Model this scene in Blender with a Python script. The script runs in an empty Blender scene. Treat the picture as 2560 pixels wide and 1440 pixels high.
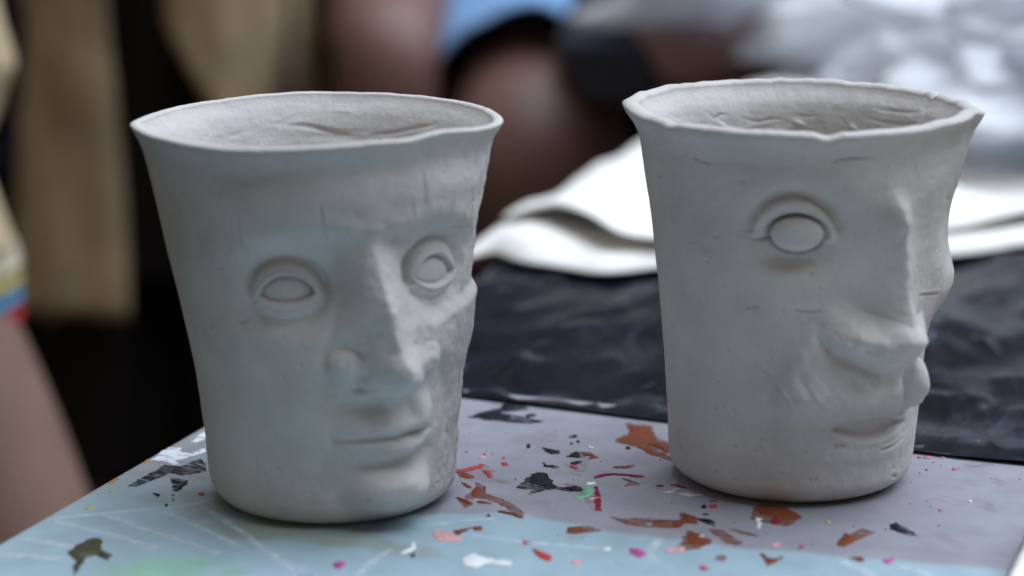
import bpy, bmesh, math, random
import numpy as np
from mathutils import Vector

# ------------------------------------------------------------------ camera, world, light, exposure
scene = bpy.context.scene
COL = scene.collection
cam_data = bpy.data.cameras.new('camera')
cam = bpy.data.objects.new('camera', cam_data); COL.objects.link(cam)
cam.location = (0, -0.69, 0.218)
cam.rotation_euler = (math.radians(77.0), 0, 0)
cam_data.lens = 85; cam_data.sensor_width = 36
cam_data.clip_start = 0.02; cam_data.clip_end = 200
cam_data.dof.use_dof = True
cam_data.dof.focus_distance = 0.722
cam_data.dof.aperture_fstop = 5.9
cam_data.dof.aperture_blades = 9
scene.camera = cam

world = bpy.data.worlds.new('World'); scene.world = world; world.use_nodes = True
wn = world.node_tree.nodes
wn['Background'].inputs[0].default_value = (1.0, 0.83, 0.65, 1)
wn['Background'].inputs[1].default_value = 0.14

sun_d = bpy.data.lights.new('sun', 'SUN'); sun_d.energy = 4.6; sun_d.angle = math.radians(72)
sun_d.color = (0.775, 0.87, 1.0)
sun = bpy.data.objects.new('sun', sun_d); COL.objects.link(sun)
sun.rotation_euler = (-Vector((0.37, 0.17, 0.90))).to_track_quat('-Z', 'Y').to_euler()

scene.view_settings.view_transform = 'Standard'
scene.view_settings.look = 'None'
scene.view_settings.exposure = 0.15
scene.view_settings.gamma = 1.0
scene.view_settings.use_curve_mapping = False
scene.render.engine = 'CYCLES'
scene.cycles.use_denoising = True
scene.cycles.max_bounces = 8

# ------------------------------------------------------------------ helpers
def tag(o, label=None, cat=None, group=None, kind=None):
    if label: o['label'] = label
    if cat: o['category'] = cat
    if group: o['group'] = group
    if kind: o['kind'] = kind
    return o

def empty(name, loc=(0, 0, 0), rz=0.0):
    o = bpy.data.objects.new(name, None); COL.objects.link(o)
    o.location = loc; o.rotation_euler = (0, 0, rz); o.empty_display_size = 0.02
    return o

def link_mesh(name, me, m=None, parent=None, smooth=True):
    o = bpy.data.objects.new(name, me); COL.objects.link(o)
    if m: me.materials.append(m)
    if parent: o.parent = parent
    if smooth and len(me.polygons):
        me.polygons.foreach_set('use_smooth', np.ones(len(me.polygons), bool))
    return o

def np_mesh(name, V, Q):
    """mesh from numpy vertices and an (n,3) or (n,4) face array"""
    me = bpy.data.meshes.new(name)
    V = np.asarray(V, np.float32); Q = np.asarray(Q, np.int32); k = Q.shape[1]
    me.vertices.add(len(V)); me.vertices.foreach_set('co', V.ravel())
    me.loops.add(Q.size); me.loops.foreach_set('vertex_index', Q.ravel())
    me.polygons.add(len(Q))
    me.polygons.foreach_set('loop_start', np.arange(0, Q.size, k, dtype=np.int32))
    me.update(calc_edges=True)
    return me

def py_obj(name, V, Fs, m, parent=None, smooth=True):
    me = bpy.data.meshes.new(name); me.from_pydata([tuple(v) for v in V], [], Fs); me.update()
    return link_mesh(name, me, m, parent, smooth)

def grid_quads(nr, nc, wrap=False):
    i = np.arange(nr - 1)[:, None]; j = np.arange(nc if wrap else nc - 1)[None, :]
    j2 = (j + 1) % nc
    return np.stack([i * nc + j, i * nc + j2, (i + 1) * nc + j2, (i + 1) * nc + j], -1).reshape(-1, 4)

def sstep(a, b, x):
    t = np.clip((x - a) / (b - a), 0, 1); return t * t * (3 - 2 * t)

def vnoise(x, y, seed=0):
    """smooth value noise, about -1..1"""
    r = np.random.RandomState(seed).uniform(-1, 1, (64, 64))
    xi = np.floor(x).astype(int); yi = np.floor(y).astype(int)
    fx = x - xi; fy = y - yi
    fx = fx * fx * fx * (fx * (6 * fx - 15) + 10); fy = fy * fy * fy * (fy * (6 * fy - 15) + 10)
    g = lambda a, b: r[a % 64, b % 64]
    return (g(xi, yi) * (1 - fx) + g(xi + 1, yi) * fx) * (1 - fy) + (g(xi, yi + 1) * (1 - fx) + g(xi + 1, yi + 1) * fx) * fy

def fbm(x, y, seed=0, octs=4):
    s = 0; a = 1.0; n = 0
    for k in range(octs):
        s = s + a * vnoise(x * 2 ** k + 7.3 * k, y * 2 ** k + 3.1 * k, seed + k); n += a; a *= 0.5
    return s / n

def ridged(x, y, seed=0, octs=4):
    s = 0; a = 1.0; n = 0
    for k in range(octs):
        s = s + a * (1 - np.abs(vnoise(x * 1.9 ** k + 5.7 * k, y * 1.9 ** k + 2.9 * k, seed + k)) * 2); n += a; a *= 0.5
    return s / n

def interp(tab, x):
    t = np.asarray(tab, float); return np.interp(x, t[:, 0], t[:, 1])

def smooth_interp(tab, x, w):
    """linear table smoothed by averaging shifted look-ups"""
    return sum(interp(tab, x + d * w) for d in (-1, -.5, 0, .5, 1)) / 5

# ------------------------------------------------------------------ materials
def mat(name):
    m = bpy.data.materials.new(name); m.use_nodes = True
    nt = m.node_tree; return m, nt, nt.nodes['Principled BSDF']

def node(nt, typ, **kw):
    n = nt.nodes.new(typ)
    for k, v in kw.items():
        if k.startswith('i_'):
            key = k[2:]; key = int(key) if key.isdigit() else key.replace('_', ' ')
            n.inputs[key].default_value = v
        else: setattr(n, k, v)
    return n

def ramp(nt, src, stops):
    r = nt.nodes.new('ShaderNodeValToRGB'); e = r.color_ramp.elements
    while len(e) < len(stops): e.new(0.5)
    for el, (p, c) in zip(e, stops):
        el.position = p; el.color = c if len(c) == 4 else (*c, 1)
    nt.links.new(src, r.inputs[0]); return r

def noise(nt, scale, detail=4, rough=0.55, vec=None, dist=0.0):
    n = node(nt, 'ShaderNodeTexNoise'); n.inputs['Scale'].default_value = scale
    n.inputs['Detail'].default_value = detail; n.inputs['Roughness'].default_value = rough
    n.inputs['Distortion'].default_value = dist
    if vec: nt.links.new(vec, n.inputs['Vector'])
    return n

def simple(name, c1, c2, scale=40, rough=0.6, bump=0.0, bscale=None, spec=0.4, detail=4, dist=0.0005, subsurf=0.0):
    m, nt, p = mat(name)
    tc = node(nt, 'ShaderNodeTexCoord').outputs['Object']
    n = noise(nt, scale, detail, vec=tc)
    r = ramp(nt, n.outputs['Fac'], [(0.3, c1), (0.7, c2)])
    nt.links.new(r.outputs[0], p.inputs['Base Color'])
    p.inputs['Roughness'].default_value = rough; p.inputs['Specular IOR Level'].default_value = spec
    if subsurf:
        p.inputs['Subsurface Weight'].default_value = subsurf
        p.inputs['Subsurface Radius'].default_value = (0.01, 0.004, 0.002)
    if bump:
        b = node(nt, 'ShaderNodeBump'); b.inputs['Strength'].default_value = bump; b.inputs['Distance'].default_value = dist
        nb = noise(nt, bscale or scale * 4, 5, vec=tc)
        nt.links.new(nb.outputs['Fac'], b.inputs['Height']); nt.links.new(b.outputs[0], p.inputs['Normal'])
    return m

def clay_material():
    m, nt, p = mat('dry_white_clay')
    tc = node(nt, 'ShaderNodeTexCoord').outputs['Object']
    n1 = noise(nt, 55, 5, 0.6, tc)
    r1 = ramp(nt, n1.outputs['Fac'], [(0.28, (0.485, 0.465, 0.443)), (0.72, (0.595, 0.578, 0.556))])
    n2 = noise(nt, 420, 3, 0.6, tc)                       # small dark pits and specks
    r2 = ramp(nt, n2.outputs['Fac'], [(0.25, (0.62, 0.60, 0.58)), (0.33, (1, 1, 1))])
    mx = node(nt, 'ShaderNodeMix', data_type='RGBA', blend_type='MULTIPLY'); mx.inputs[0].default_value = 0.7
    nt.links.new(r1.outputs[0], mx.inputs[6]); nt.links.new(r2.outputs[0], mx.inputs[7])
    nt.links.new(mx.outputs[2], p.inputs['Base Color'])
    p.inputs['Roughness'].default_value = 0.72; p.inputs['Specular IOR Level'].default_value = 0.28
    mp = node(nt, 'ShaderNodeMapping'); mp.inputs['Scale'].default_value = (1, 1, 0.35); nt.links.new(tc, mp.inputs[0])
    nb = noise(nt, 900, 5, 0.65, mp.outputs[0]); nb2 = noise(nt, 170, 4, 0.5, tc)
    ad = node(nt, 'ShaderNodeMath', operation='MULTIPLY_ADD'); ad.inputs[1].default_value = 2.5
    nt.links.new(nb2.outputs['Fac'], ad.inputs[0]); nt.links.new(nb.outputs['Fac'], ad.inputs[2])
    b = node(nt, 'ShaderNodeBump'); b.inputs['Strength'].default_value = 0.45; b.inputs['Distance'].default_value = 0.0004
    nt.links.new(ad.outputs[0], b.inputs['Height']); nt.links.new(b.outputs[0], p.inputs['Normal'])
    return m
CLAY = clay_material()

# ------------------------------------------------------------------ setting: ground, wall, table, black sheet, board
GROUND_Z = -0.75
gm = simple('dark_earth', (0.016, 0.013, 0.011), (0.034, 0.028, 0.024), 6, 0.9, 0.4, 30, 0.2, dist=0.01)
g = py_obj('ground', [(-30, -30, GROUND_Z), (30, -30, GROUND_Z), (30, 30, GROUND_Z), (-30, 30, GROUND_Z)], [(0, 1, 2, 3)], gm); tag(g, kind='structure')
wm = simple('dark_wall', (0.006, 0.008, 0.015), (0.013, 0.016, 0.028), 1.5, 0.85, 0.3, 20, 0.2, dist=0.01)
bm_ = bmesh.new(); bmesh.ops.create_cube(bm_, size=1.0)
for v in bm_.verts: v.co = Vector((v.co.x * 7 - .2, v.co.y * 0.12 + 2.9, v.co.z * 1.9 + GROUND_Z + 0.95))
me = bpy.data.meshes.new('wall'); bm_.to_mesh(me); bm_.free(); tag(link_mesh('back_wall', me, wm, smooth=False), kind='structure')

T0 = (-0.0748, 0.1176); TROT = -math.atan2(0.342, 0.94)      # corner of the board and heading of the table
def tw(b, a, z=0.0):
    c, s = math.cos(TROT), math.sin(TROT)
    return (T0[0] + b * c - a * s, T0[1] + b * s + a * c, z)

def box(name, x0, x1, y0, y1, z0, z1, m, parent, bev=0.002):
    bm = bmesh.new(); bmesh.ops.create_cube(bm, size=1.0)
    for v in bm.verts: v.co = Vector(((x0 + x1) / 2 + v.co.x * (x1 - x0), (y0 + y1) / 2 + v.co.y * (y1 - y0), (z0 + z1) / 2 + v.co.z * (z1 - z0)))
    if bev: bmesh.ops.bevel(bm, geom=list(bm.edges), offset=bev, segments=2, affect='EDGES')
    me = bpy.data.meshes.new(name); bm.to_mesh(me); bm.free(); return link_mesh(name, me, m, parent, False)

wood = simple('table_wood', (0.06, 0.038, 0.022), (0.11, 0.07, 0.04), 25, 0.55, 0.3, 90)
table = empty('table', (T0[0], T0[1], GROUND_Z), TROT); tag(table, 'wooden work table under the black sheet and the painted board', 'table')
TT = -0.0035 - GROUND_Z
box('table_top', 0.004, 0.95, -0.42, 1.0, TT - 0.028, TT, wood, table, 0.003)
for lx in (0.06, 0.89):
    for ly in (-0.36, 0.94): box('leg', lx - .025, lx + .025, ly - .025, ly + .025, 0.0, TT - 0.0285, wood, table, 0.004)

# black plastic sheet, crumpled
def plastic_material():
    m, nt, p = mat('black_plastic_sheet')
    tc = node(nt, 'ShaderNodeTexCoord').outputs['Object']
    mp = node(nt, 'ShaderNodeMapping'); mp.inputs['Scale'].default_value = (1.15, 0.42, 1); mp.inputs['Rotation'].default_value = (0, 0, 0.3); nt.links.new(tc, mp.inputs[0])
    n = noise(nt, 24, 8, 0.68, mp.outputs[0], 0.7)
    r = ramp(nt, n.outputs['Fac'], [(0.35, (0.004, 0.005, 0.010)), (0.56, (0.007, 0.009, 0.017)), (0.62, (0.025, 0.03, 0.045)), (0.73, (0.17, 0.19, 0.25))])  # pale clay scuffs, whose colour also paints in the film's highlights
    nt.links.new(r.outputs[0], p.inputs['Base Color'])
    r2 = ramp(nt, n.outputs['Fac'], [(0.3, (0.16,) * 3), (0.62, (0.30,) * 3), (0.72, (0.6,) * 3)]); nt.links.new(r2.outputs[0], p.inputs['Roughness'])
    p.inputs['Specular IOR Level'].default_value = 0.16
    b = node(nt, 'ShaderNodeBump'); b.inputs['Strength'].default_value = 0.3; b.inputs['Distance'].default_value = 0.0010
    nb = noise(nt, 26, 4, 0.5, tc, 1.6); nt.links.new(nb.outputs['Fac'], b.inputs['Height']); nt.links.new(b.outputs[0], p.inputs['Normal'])
    return m
FRONT = [(-.02, .001), (0, 0), (.062, -.0035), (.084, -.0036), (.1355, -.0077), (.2186, -.0163), (.2325, -.0184), (.2514, -.0146), (.3, -.012), (.6, -.02)]
from mathutils.geometry import delaunay_2d_cdt
rs = np.random.RandomState(4)
pts = []
def front_a(b): return float(smooth_interp(FRONT, np.array([b]), 0.006)[0])
for b in np.linspace(-0.010, 0.62, 110):                          # front edge, lying on the board
    pts.append((b, front_a(b) + 0.0012 * rs.uniform(-1, 1) + 0.0022 * math.sin(b * 47 + 1) * math.sin(b * 113), 0.0007 + 0.0006 * rs.rand() ** 2))
N_ = 3000                                                         # creases of the crumpled film, drawn out along the table
bq = rs.uniform(-0.010, 0.62, N_); fa = smooth_interp(FRONT, bq, 0.006); aq = fa + 0.006 + rs.rand(N_) ** 1.4 * 0.6
lift = np.clip((aq - fa - 0.004) / 0.05, 0, 1)
zq = np.where(aq < 0.006, 0.0009, -0.0022) + lift * (0.0042 * rs.rand(N_) ** 2.6 + 0.004 * np.maximum(0, fbm(bq * 16, aq * 7, 8, 2))) + 0.0006 * rs.rand(N_) - np.maximum(0, 0.004 - bq) * 0.6
pts += list(zip(bq.tolist(), aq.tolist(), zq.tolist()))
v2, e2_, f2, ov, oe, of = delaunay_2d_cdt([Vector((p[0], p[1] * 0.55)) for p in pts], [], [], 0, 1e-6)
VV = [(v[0], v[1] / 0.55, pts[ov[i][0]][2] if ov[i] else 0.0) for i, v in enumerate(v2)]
FF = []
for f in f2:
    c = sum((Vector(VV[i][:2]) for i in f), Vector((0, 0))) / 3
    if c.y > front_a(c.x) - 0.0040: FF.append(tuple(f))
def tri(x): return np.abs(((x / 2) % 1) * 2 - 1)
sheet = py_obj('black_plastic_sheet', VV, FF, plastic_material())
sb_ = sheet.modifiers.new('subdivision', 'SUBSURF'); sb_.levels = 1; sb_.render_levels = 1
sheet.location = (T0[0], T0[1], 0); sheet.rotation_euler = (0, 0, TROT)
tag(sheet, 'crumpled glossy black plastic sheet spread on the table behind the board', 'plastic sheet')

# painted board
def board_material():
    m, nt, p = mat('printed_board_surface')
    tc = node(nt, 'ShaderNodeTexCoord').outputs['Object']
    at = node(nt, 'ShaderNodeAttribute', attribute_name='print')
    n = noise(nt, 60, 6, 0.65, tc); r = ramp(nt, n.outputs['Fac'], [(0.25, (0.84, 0.83, 0.82)), (0.6, (1, 1, 1))])
    mx = node(nt, 'ShaderNodeMix', data_type='RGBA', blend_type='MULTIPLY'); mx.inputs[0].default_value = 1
    nt.links.new(at.outputs['Color'], mx.inputs[6]); nt.links.new(r.outputs[0], mx.inputs[7])
    mp = node(nt, 'ShaderNodeMapping'); mp.inputs['Scale'].default_value = (1.0, 3.2, 1); mp.inputs['Rotation'].default_value = (0, 0, 0.5); nt.links.new(tc, mp.inputs[0])
    n3 = noise(nt, 330, 2, 0.5, mp.outputs[0]); r3 = ramp(nt, n3.outputs['Fac'], [(0.735, (0, 0, 0)), (0.775, (1, 1, 1))])  # white nicks
    mx2 = node(nt, 'ShaderNodeMix', data_type='RGBA'); nt.links.new(r3.outputs[0], mx2.inputs[0])
    nt.links.new(mx.outputs[2], mx2.inputs[6]); mx2.inputs[7].default_value = (0.66, 0.69, 0.75, 1)
    nt.links.new(mx2.outputs[2], p.inputs['Base Color'])
    rr = ramp(nt, n.outputs['Fac'], [(0.3, (0.30,) * 3), (0.7, (0.46,) * 3)]); nt.links.new(rr.outputs[0], p.inputs['Roughness'])
    p.inputs['Specular IOR Level'].default_value = 0.4
    b = node(nt, 'ShaderNodeBump'); b.inputs['Strength'].default_value = 0.25; b.inputs['Distance'].default_value = 0.0004
    n4 = noise(nt, 240, 4, 0.6, tc); nt.links.new(n4.outputs['Fac'], b.inputs['Height']); nt.links.new(b.outputs[0], p.inputs['Normal'])
    return m
board = empty('painted_board', (T0[0], T0[1], 0), TROT)
tag(board, 'pale lavender and teal printed board spattered with paint, under both clay cups', 'board')
nb_, na_ = 260, 300
bx, ay = np.meshgrid(np.linspace(-0.0015, 0.262, nb_), np.linspace(-0.32, 0.004, na_))
lav = np.array([0.315, 0.312, 0.362]); teal = np.array([0.345, 0.475, 0.545]); mint = np.array([0.30, 0.56, 0.42]); sky_ = np.array([0.44, 0.56, 0.70]); olive = np.array([0.27, 0.27, 0.14]); grey = np.array([0.28, 0.32, 0.34])
edge = interp([(0, -.118), (.05, -.118), (.0976, -.126), (.118, -.115), (.15, -.1203), (.196, -.1214), (.228, -.1183), (.266, -.1147)], bx) + .0025 * fbm(bx * 90, ay * 90, 3, 3)
k = sstep(-.002, .002, edge - ay)[..., None]
Cb = lav * (1 - k) + teal * k
def patch(C, c, rb, ra, col, amt, seed):
    e = ((bx - c[0]) / rb) ** 2 + ((ay - c[1]) / ra) ** 2 + 0.8 * fbm(bx * 70, ay * 70, seed, 3)
    w = (amt * (1 - sstep(0.4, 1.3, e)))[..., None]; return C * (1 - w) + col * w
Cb = patch(Cb, (.02, -.10), .04, .05, grey, .55, 1)
Cb = patch(Cb, (.055, -.198), .022, .018, mint, .85, 2)
Cb = patch(Cb, (.09, -.19), .03, .02, sky_, .8, 4)
Cb = patch(Cb, (.073, -.152), .028, .009, olive, .55, 5); Cb = patch(Cb, (.105, -.155), .012, .006, olive, .4, 6)
Cb = patch(Cb, (.012, -.055), .012, .006, teal, .8, 7)
Cb = patch(Cb, (.2, -.2), .05, .03, sky_, .6, 8)
zb = np.zeros_like(bx)
me = np_mesh('panel', np.stack([bx, ay, zb], -1).reshape(-1, 3), grid_quads(na_, nb_))
ca = me.color_attributes.new('print', 'FLOAT_COLOR', 'POINT')
ca.data.foreach_set('color', np.concatenate([Cb.reshape(-1, 3), np.ones((nb_ * na_, 1))], 1).astype(np.float32).ravel())
panel = link_mesh('panel', me, board_material(), board)
sol = panel.modifiers.new('thickness', 'SOLIDIFY'); sol.thickness = 0.0016; sol.offset = -1

# ------------------------------------------------------------------ clay cups: a wall of revolution with a face modelled in relief
# face coordinates in millimetres: U = 40 * azimuth (0 towards the front, + to the right), V = height
def poly_dist(U, V, pts, vals):
    best = np.full(U.shape, 1e9); out = [np.zeros(U.shape) for _ in vals]
    for k in range(len(pts) - 1):
        ax, ay = pts[k]; bx, by = pts[k + 1]; dx, dy = bx - ax, by - ay
        t = np.clip(((U - ax) * dx + (V - ay) * dy) / (dx * dx + dy * dy + 1e-9), 0, 1)
        d = np.hypot(U - ax - t * dx, V - ay - t * dy); m = d < best
        best = np.where(m, d, best)
        for o, v in zip(out, vals): o[m] = (v[k] + (v[k + 1] - v[k]) * t)[m]
    return best, out

def chaikin(pts, vals, n=2):
    for _ in range(n):
        p2 = [pts[0]]; v2 = [[v[0]] for v in vals]
        for k in range(len(pts) - 1):
            for t in (0.25, 0.75):
                p2.append((pts[k][0] * (1 - t) + pts[k + 1][0] * t, pts[k][1] * (1 - t) + pts[k + 1][1] * t))
                for o, v in zip(v2, vals): o.append(v[k] * (1 - t) + v[k + 1] * t)
        p2.append(pts[-1])
        for o, v in zip(v2, vals): o.append(v[-1])
        pts, vals = p2, v2
    return pts, vals

class Relief:
    def __init__(s, U, V): s.U, s.V, s.H = U, V, np.zeros(U.shape)
    def stroke(s, pts, h, w, p=2.0, smooth=2):
        n = len(pts); h = [h] * n if np.isscalar(h) else list(h); w = [w] * n if np.isscalar(w) else list(w)
        pts, (h, w) = chaikin(pts, [h, w], smooth) if n > 2 else (pts, (h, w))
        R = max(w) * 3.2; P = np.array(pts)
        sel = (s.U > P[:, 0].min() - R) & (s.U < P[:, 0].max() + R) & (s.V > P[:, 1].min() - R) & (s.V < P[:, 1].max() + R)
        d, (hh, ww) = poly_dist(s.U[sel], s.V[sel], pts, [h, w])
        s.H[sel] += hh * np.exp(-(d / ww) ** p)
    def bump(s, c, h, sx, sy=None, rot=0, p=2.0):
        sy = sy or sx; a = math.radians(rot); x = s.U - c[0]; y = s.V - c[1]
        X = x * math.cos(a) + y * math.sin(a); Y = -x * math.sin(a) + y * math.cos(a)
        s.H += h * np.exp(-((X / sx) ** 2 + (Y / sy) ** 2) ** (p / 2))
    def local(s, c, rot=0):
        a = math.radians(rot); x = s.U - c[0]; y = s.V - c[1]
        return x * math.cos(a) + y * math.sin(a), -x * math.sin(a) + y * math.cos(a)

def almond(x, y, a, ht, hb, pw=0.75):
    q = np.clip(1 - (x / a) ** 2, 0, 1) ** pw
    sd = np.minimum(ht * q - y, y + hb * q)
    out = np.hypot(np.maximum(np.abs(x) - a, 0), y)
    return np.where(np.abs(x) < a, sd, -out)

def dome(x, y, a, b, h, pw=0.5):
    return h * np.clip(1 - (x / a) ** 2 - (y / b) ** 2, 0, 1) ** pw

def face_left(r):
    U, V = r.U, r.V
    # ---- forehead shelf overhanging the eyes, cheekbones below them
    win = sstep(-34, -6, U) * (1 - sstep(47, 60, U))
    low = interp([(-20, 78), (-12, 83.5), (-5, 85.5), (4, 86), (11, 84), (16, 82.5), (22, 84), (28, 86.5), (36, 86.5), (44, 83), (52, 79)], U)
    r.H += win * 1.9 * sstep(-4.0, 6.0, V - low) * (1 - 0.8 * sstep(94, 104.5, V))
    r.bump((33, 95), .8, 12, 7); r.bump((-2, 93), .4, 10, 6)
    r.stroke([(-12, 83), (-5, 86.5), (3, 87.5), (10, 86.5)], [.2, .4, .6, .9], 3.2)
    r.stroke([(21, 87), (28, 89), (36, 88.5), (45, 85)], [.9, .8, .7, .4], 3.2)
    r.stroke([(15.5, 92), (15.5, 86), (15, 82)], [.5, 1.0, .8], 3.2); r.stroke([(17.5, 88.5), (21, 85.5), (21.5, 82)], [-.4, -.9, -.5], 1.6)
    r.stroke([(-30, 105), (4, 104.5), (22, 103.5), (46, 103)], [-.2, -.6, -.7, -.6], 4.0)
    ch = interp([(-24, 61), (-14, 57.5), (-6, 56.8), (2, 58.5), (8, 61)], U)
    r.H += 1.3 * sstep(-4.5, 3.5, ch - V) * sstep(-30, -20, U) * (1 - sstep(0, 8, U)) * sstep(22, 46, V)
    ch = interp([(26, 60), (34, 58.8), (44, 61), (54, 62)], U)
    r.H += 2.0 * sstep(-3.0, 1.6, ch - V) * sstep(27, 33, U) * sstep(36, 52, V)
    r.bump((48, 60), .6, 6, 4)
    # ---- sockets, deepest beside the bridge
    for c_, ra, rb_ in (((-3.8, 71.6), 18, 16), ((35.0, 73.8), 16, 15.5)):
        x, y = r.local(c_, 0); r.H -= dome(x, y, ra, rb_, 5.4, 2.0)
    r.stroke([(4.5, 83), (6.5, 76), (7.0, 68)], [-1.6, -2.8, -1.4], 3.6)
    r.stroke([(24.5, 83), (25.0, 76), (26.5, 68)], [-1.2, -1.6, -.8], 2.8)
    # ---- nose
    nose = Relief(U, V)
    nose.stroke([(15.0, 86), (15.2, 81.5), (15.6, 77.5), (16.4, 71), (17.2, 62), (18.8, 54), (20.0, 47.0)], [.2, 2.4, 5.6, 8.4, 11.0, 12.0, 11.0], [4.4, 4.6, 5.2, 6.4, 7.8, 9.0, 9.0], 1.4)
    nose.bump((20.4, 47.2), 5.0, 6.6, 6.0, p=2.6); nose.bump((17.0, 65), 1.1, 3.0, 4.5)
    x, y = nose.local((7.4, 49.0), 12); nose.H += dome(x, y, 5.4, 5.2, 3.8, 1.0)
    x, y = nose.local((30.6, 49.0), -12); nose.H += dome(x, y, 4.6, 5.0, 2.6, 1.2)
    nose.stroke([(11.6, 54.5), (11.4, 50), (10.4, 46)], [-.6, -2.0, -1.4], 1.6); nose.stroke([(25, 54), (25, 48)], -1.2, 1.6)
    nose.stroke([(13.5, 76), (13.0, 68), (11.0, 60)], [.2, .7, .4], 2.0)
    vb = interp([(1, 46.5), (4, 45.0), (8, 44.2), (13, 43.2), (19, 41.2), (24, 41.6), (28, 43.6), (34, 46)], U)
    nose.H *= np.clip(1 - (vb + .8 - V) / 6.5, 0, 1) ** 1.1
    r.bump((18, 83.5), -1.3, 5, 2.6)
    lump = 0.75 * fbm(U / 3.4, V / 4.2, 35, 3) * sstep(1.5, 5, nose.H); r.H += nose.H + lump
    r.bump((11.5, 42.2), -2.6, 2.2, 1.3); r.bump((25, 41.5), -1.6, 2.0, 1.5)
    r.stroke([(7.5, 66), (5.2, 60), (3.0, 54.5), (1.6, 49.5), (3.2, 45)], [-.4, -.7, -.9, -.9, -.5], 1.6)
    r.stroke([(4.5, 53.6), (8, 55.2), (11.6, 53)], [-.2, -.6, -.5], 1.2)
    # ---- muzzle, mouth and chin
    r.bump((19.0, 28.5), 5.4, 15.5, 11, p=2.3); r.bump((15, 36.8), -1.6, 9, 2.8)
    r.stroke([(2.5, 45), (1.5, 39), (2.0, 32), (4, 27)], [-.5, -.6, -.4, -.2], 2.8)
    r.bump((29.5, 35.0), 3.4, 3.6, 5.0, p=3.0)
    r.stroke([(38, 46), (42.5, 39), (45, 31), (44, 24)], [-1.2, -1.6, -1.2, -.6], 2.4)
    r.stroke([(16.2, 38), (16.5, 33)], -.7, 1.5)
    r.stroke([(18, 31.0), (22, 30.6), (26, 31.4), (31, 29.6)], [.3, .9, 1.5, .4], 1.9)
    r.stroke([(3.4, 27.2), (9, 27.5), (16, 27.7), (21, 27.4), (24.5, 28.2), (30, 28.0), (34, 27.4)], [-.3, -1.5, -2.0, -1.9, -2.2, -1.9, -.5], [.8, 1.0, 1.1, 1.0, .9, .8, .7])
    r.stroke([(14, 23.2), (21, 23.2), (26, 24.3), (30, 25.4)], [.0, .7, 2.4, 1.0], 2.0)
    r.stroke([(8, 20.5), (16, 18.8), (26, 19.2), (34, 21)], [-.6, -2.2, -2.4, -.9], 2.3)
    r.bump((21.5, 11.2), 7.8, 12.0, 6.8, p=3.6); r.bump((27, 12), .8, 5, 4)
    r.bump((3.5, 27.0), -.9, 2.2, 2.2)
    # ---- eyes: a clay ball in each socket, opened between two lids
    masks = []
    for n_, (c, a, ht, hb, rot, mr) in enumerate((((-6.4, 69.0), 7.4, 5.2, 2.3, 4, (10.6, 9.2)), ((36.4, 71.4), 7.2, 5.2, 3.0, -2, (9.8, 9.2)))):
        x, y = r.local(c, rot)
        e = np.sqrt((x / mr[0]) ** 2 + ((y - 0.4) / mr[1]) ** 2)
        r.H += 3.7 * np.clip(1 - e ** 2, 0, 1) ** 0.8
        th = np.linspace(math.radians(185), math.radians(-8), 13)
        dep = np.interp(np.linspace(0, 1, 13), [0, .2, .5, .85, 1], [-.2, -1.0, -1.2, -1.7, -.8] if n_ == 0 else [-1.6, -1.9, -1.2, -.8, -.2])
        r.stroke([tuple(p) for p in np.stack([c[0] + mr[0] * np.cos(th), c[1] + .4 + mr[1] * 1.10 * np.sin(th)], 1)], list(dep * 1.35), 1.3)
        th = np.linspace(math.radians(205), math.radians(345), 11)
        r.stroke([tuple(p) for p in np.stack([c[0] + mr[0] * .98 * np.cos(th), c[1] - .6 + mr[1] * .72 * np.sin(th)], 1)], [-.2] + list(np.linspace(-.6, -1.3, 9)) + [-.4], 1.0)
        sd = almond(x, y, a, ht, hb)
        ball = sstep(-0.12, 0.45, sd)
        r.H -= 1.5 * ball
        r.H += 1.1 * ball * np.clip(1 - (x / a) ** 2 - ((y - .8) / 5) ** 2, 0, 1)
        r.H -= 0.75 * np.exp(-((sd - 0.25) / 0.34) ** 2) * np.where(y > 0.3, 1.3, 0.7)
        r.H += 0.5 * np.exp(-((sd + 0.8) / 0.65) ** 2) * np.where(y > 0, .8, 1.5)
        r.stroke([(c[0] - a * .9, c[1] - .8), (c[0] - a - 3.2, c[1] - 2.8)], [-.7, -.1], .6)
        masks.append(('eye', (e < 1.04), None)); masks.append(('eyeball', sd > 0.2, len(masks) - 1))
    # ---- tool marks
    for p, d in (([(-20.4, 90.2), (-20.2, 84), (-18.8, 77.4)], .5), ([(-16.2, 90.7), (-16.2, 85), (-15.2, 78.9)], .45), ([(3.3, 94.3), (3.6, 89), (4.1, 84.1)], .45),
                 ([(38.4, 84.6), (43, 84), (47.8, 82.6)], .6), ([(-21.5, 19.7), (-21.3, 16), (-21.4, 12.6)], .35), ([(24, 95), (24.5, 90)], .3), ([(27, 100), (27.4, 93)], .35),
                 ([(-22, 61), (-20, 60), (-17.5, 61.5)], .5), ([(46, 25), (47, 22)], .6), ([(47, 20), (46.6, 17)], .6)):
        r.stroke(p, [-d * 1.5 * (.4 + .6 * (k % 2)) for k in range(len(p))], 0.42); r.stroke([(a + .7, b) for a, b in p], d * .35, .4)
    r.H += 0.22 * fbm(U / 2.2, V / 3.0, 31, 3) * sstep(10, 26, U) + 0.5 * sstep(36, 46, U) * fbm(U / 2.5, V / 5.5, 33, 3) + 0.05 * fbm(U / 7, V / 2.4, 37, 3)
    wear(r, 101, 90, 26)
    nm = (nose.H > 2.2) & (V > 41)
    lips = ((U - 20) / 15) ** 2 + ((V - 26.8) / 5.4) ** 2 < 1
    chin = ((U - 22.5) / 11) ** 2 + ((V - 11.8) / 7) ** 2 < 1
    return masks + [('nose', nm, None), ('mouth', lips & ~nm, None), ('chin', chin & ~lips, None)]

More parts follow.
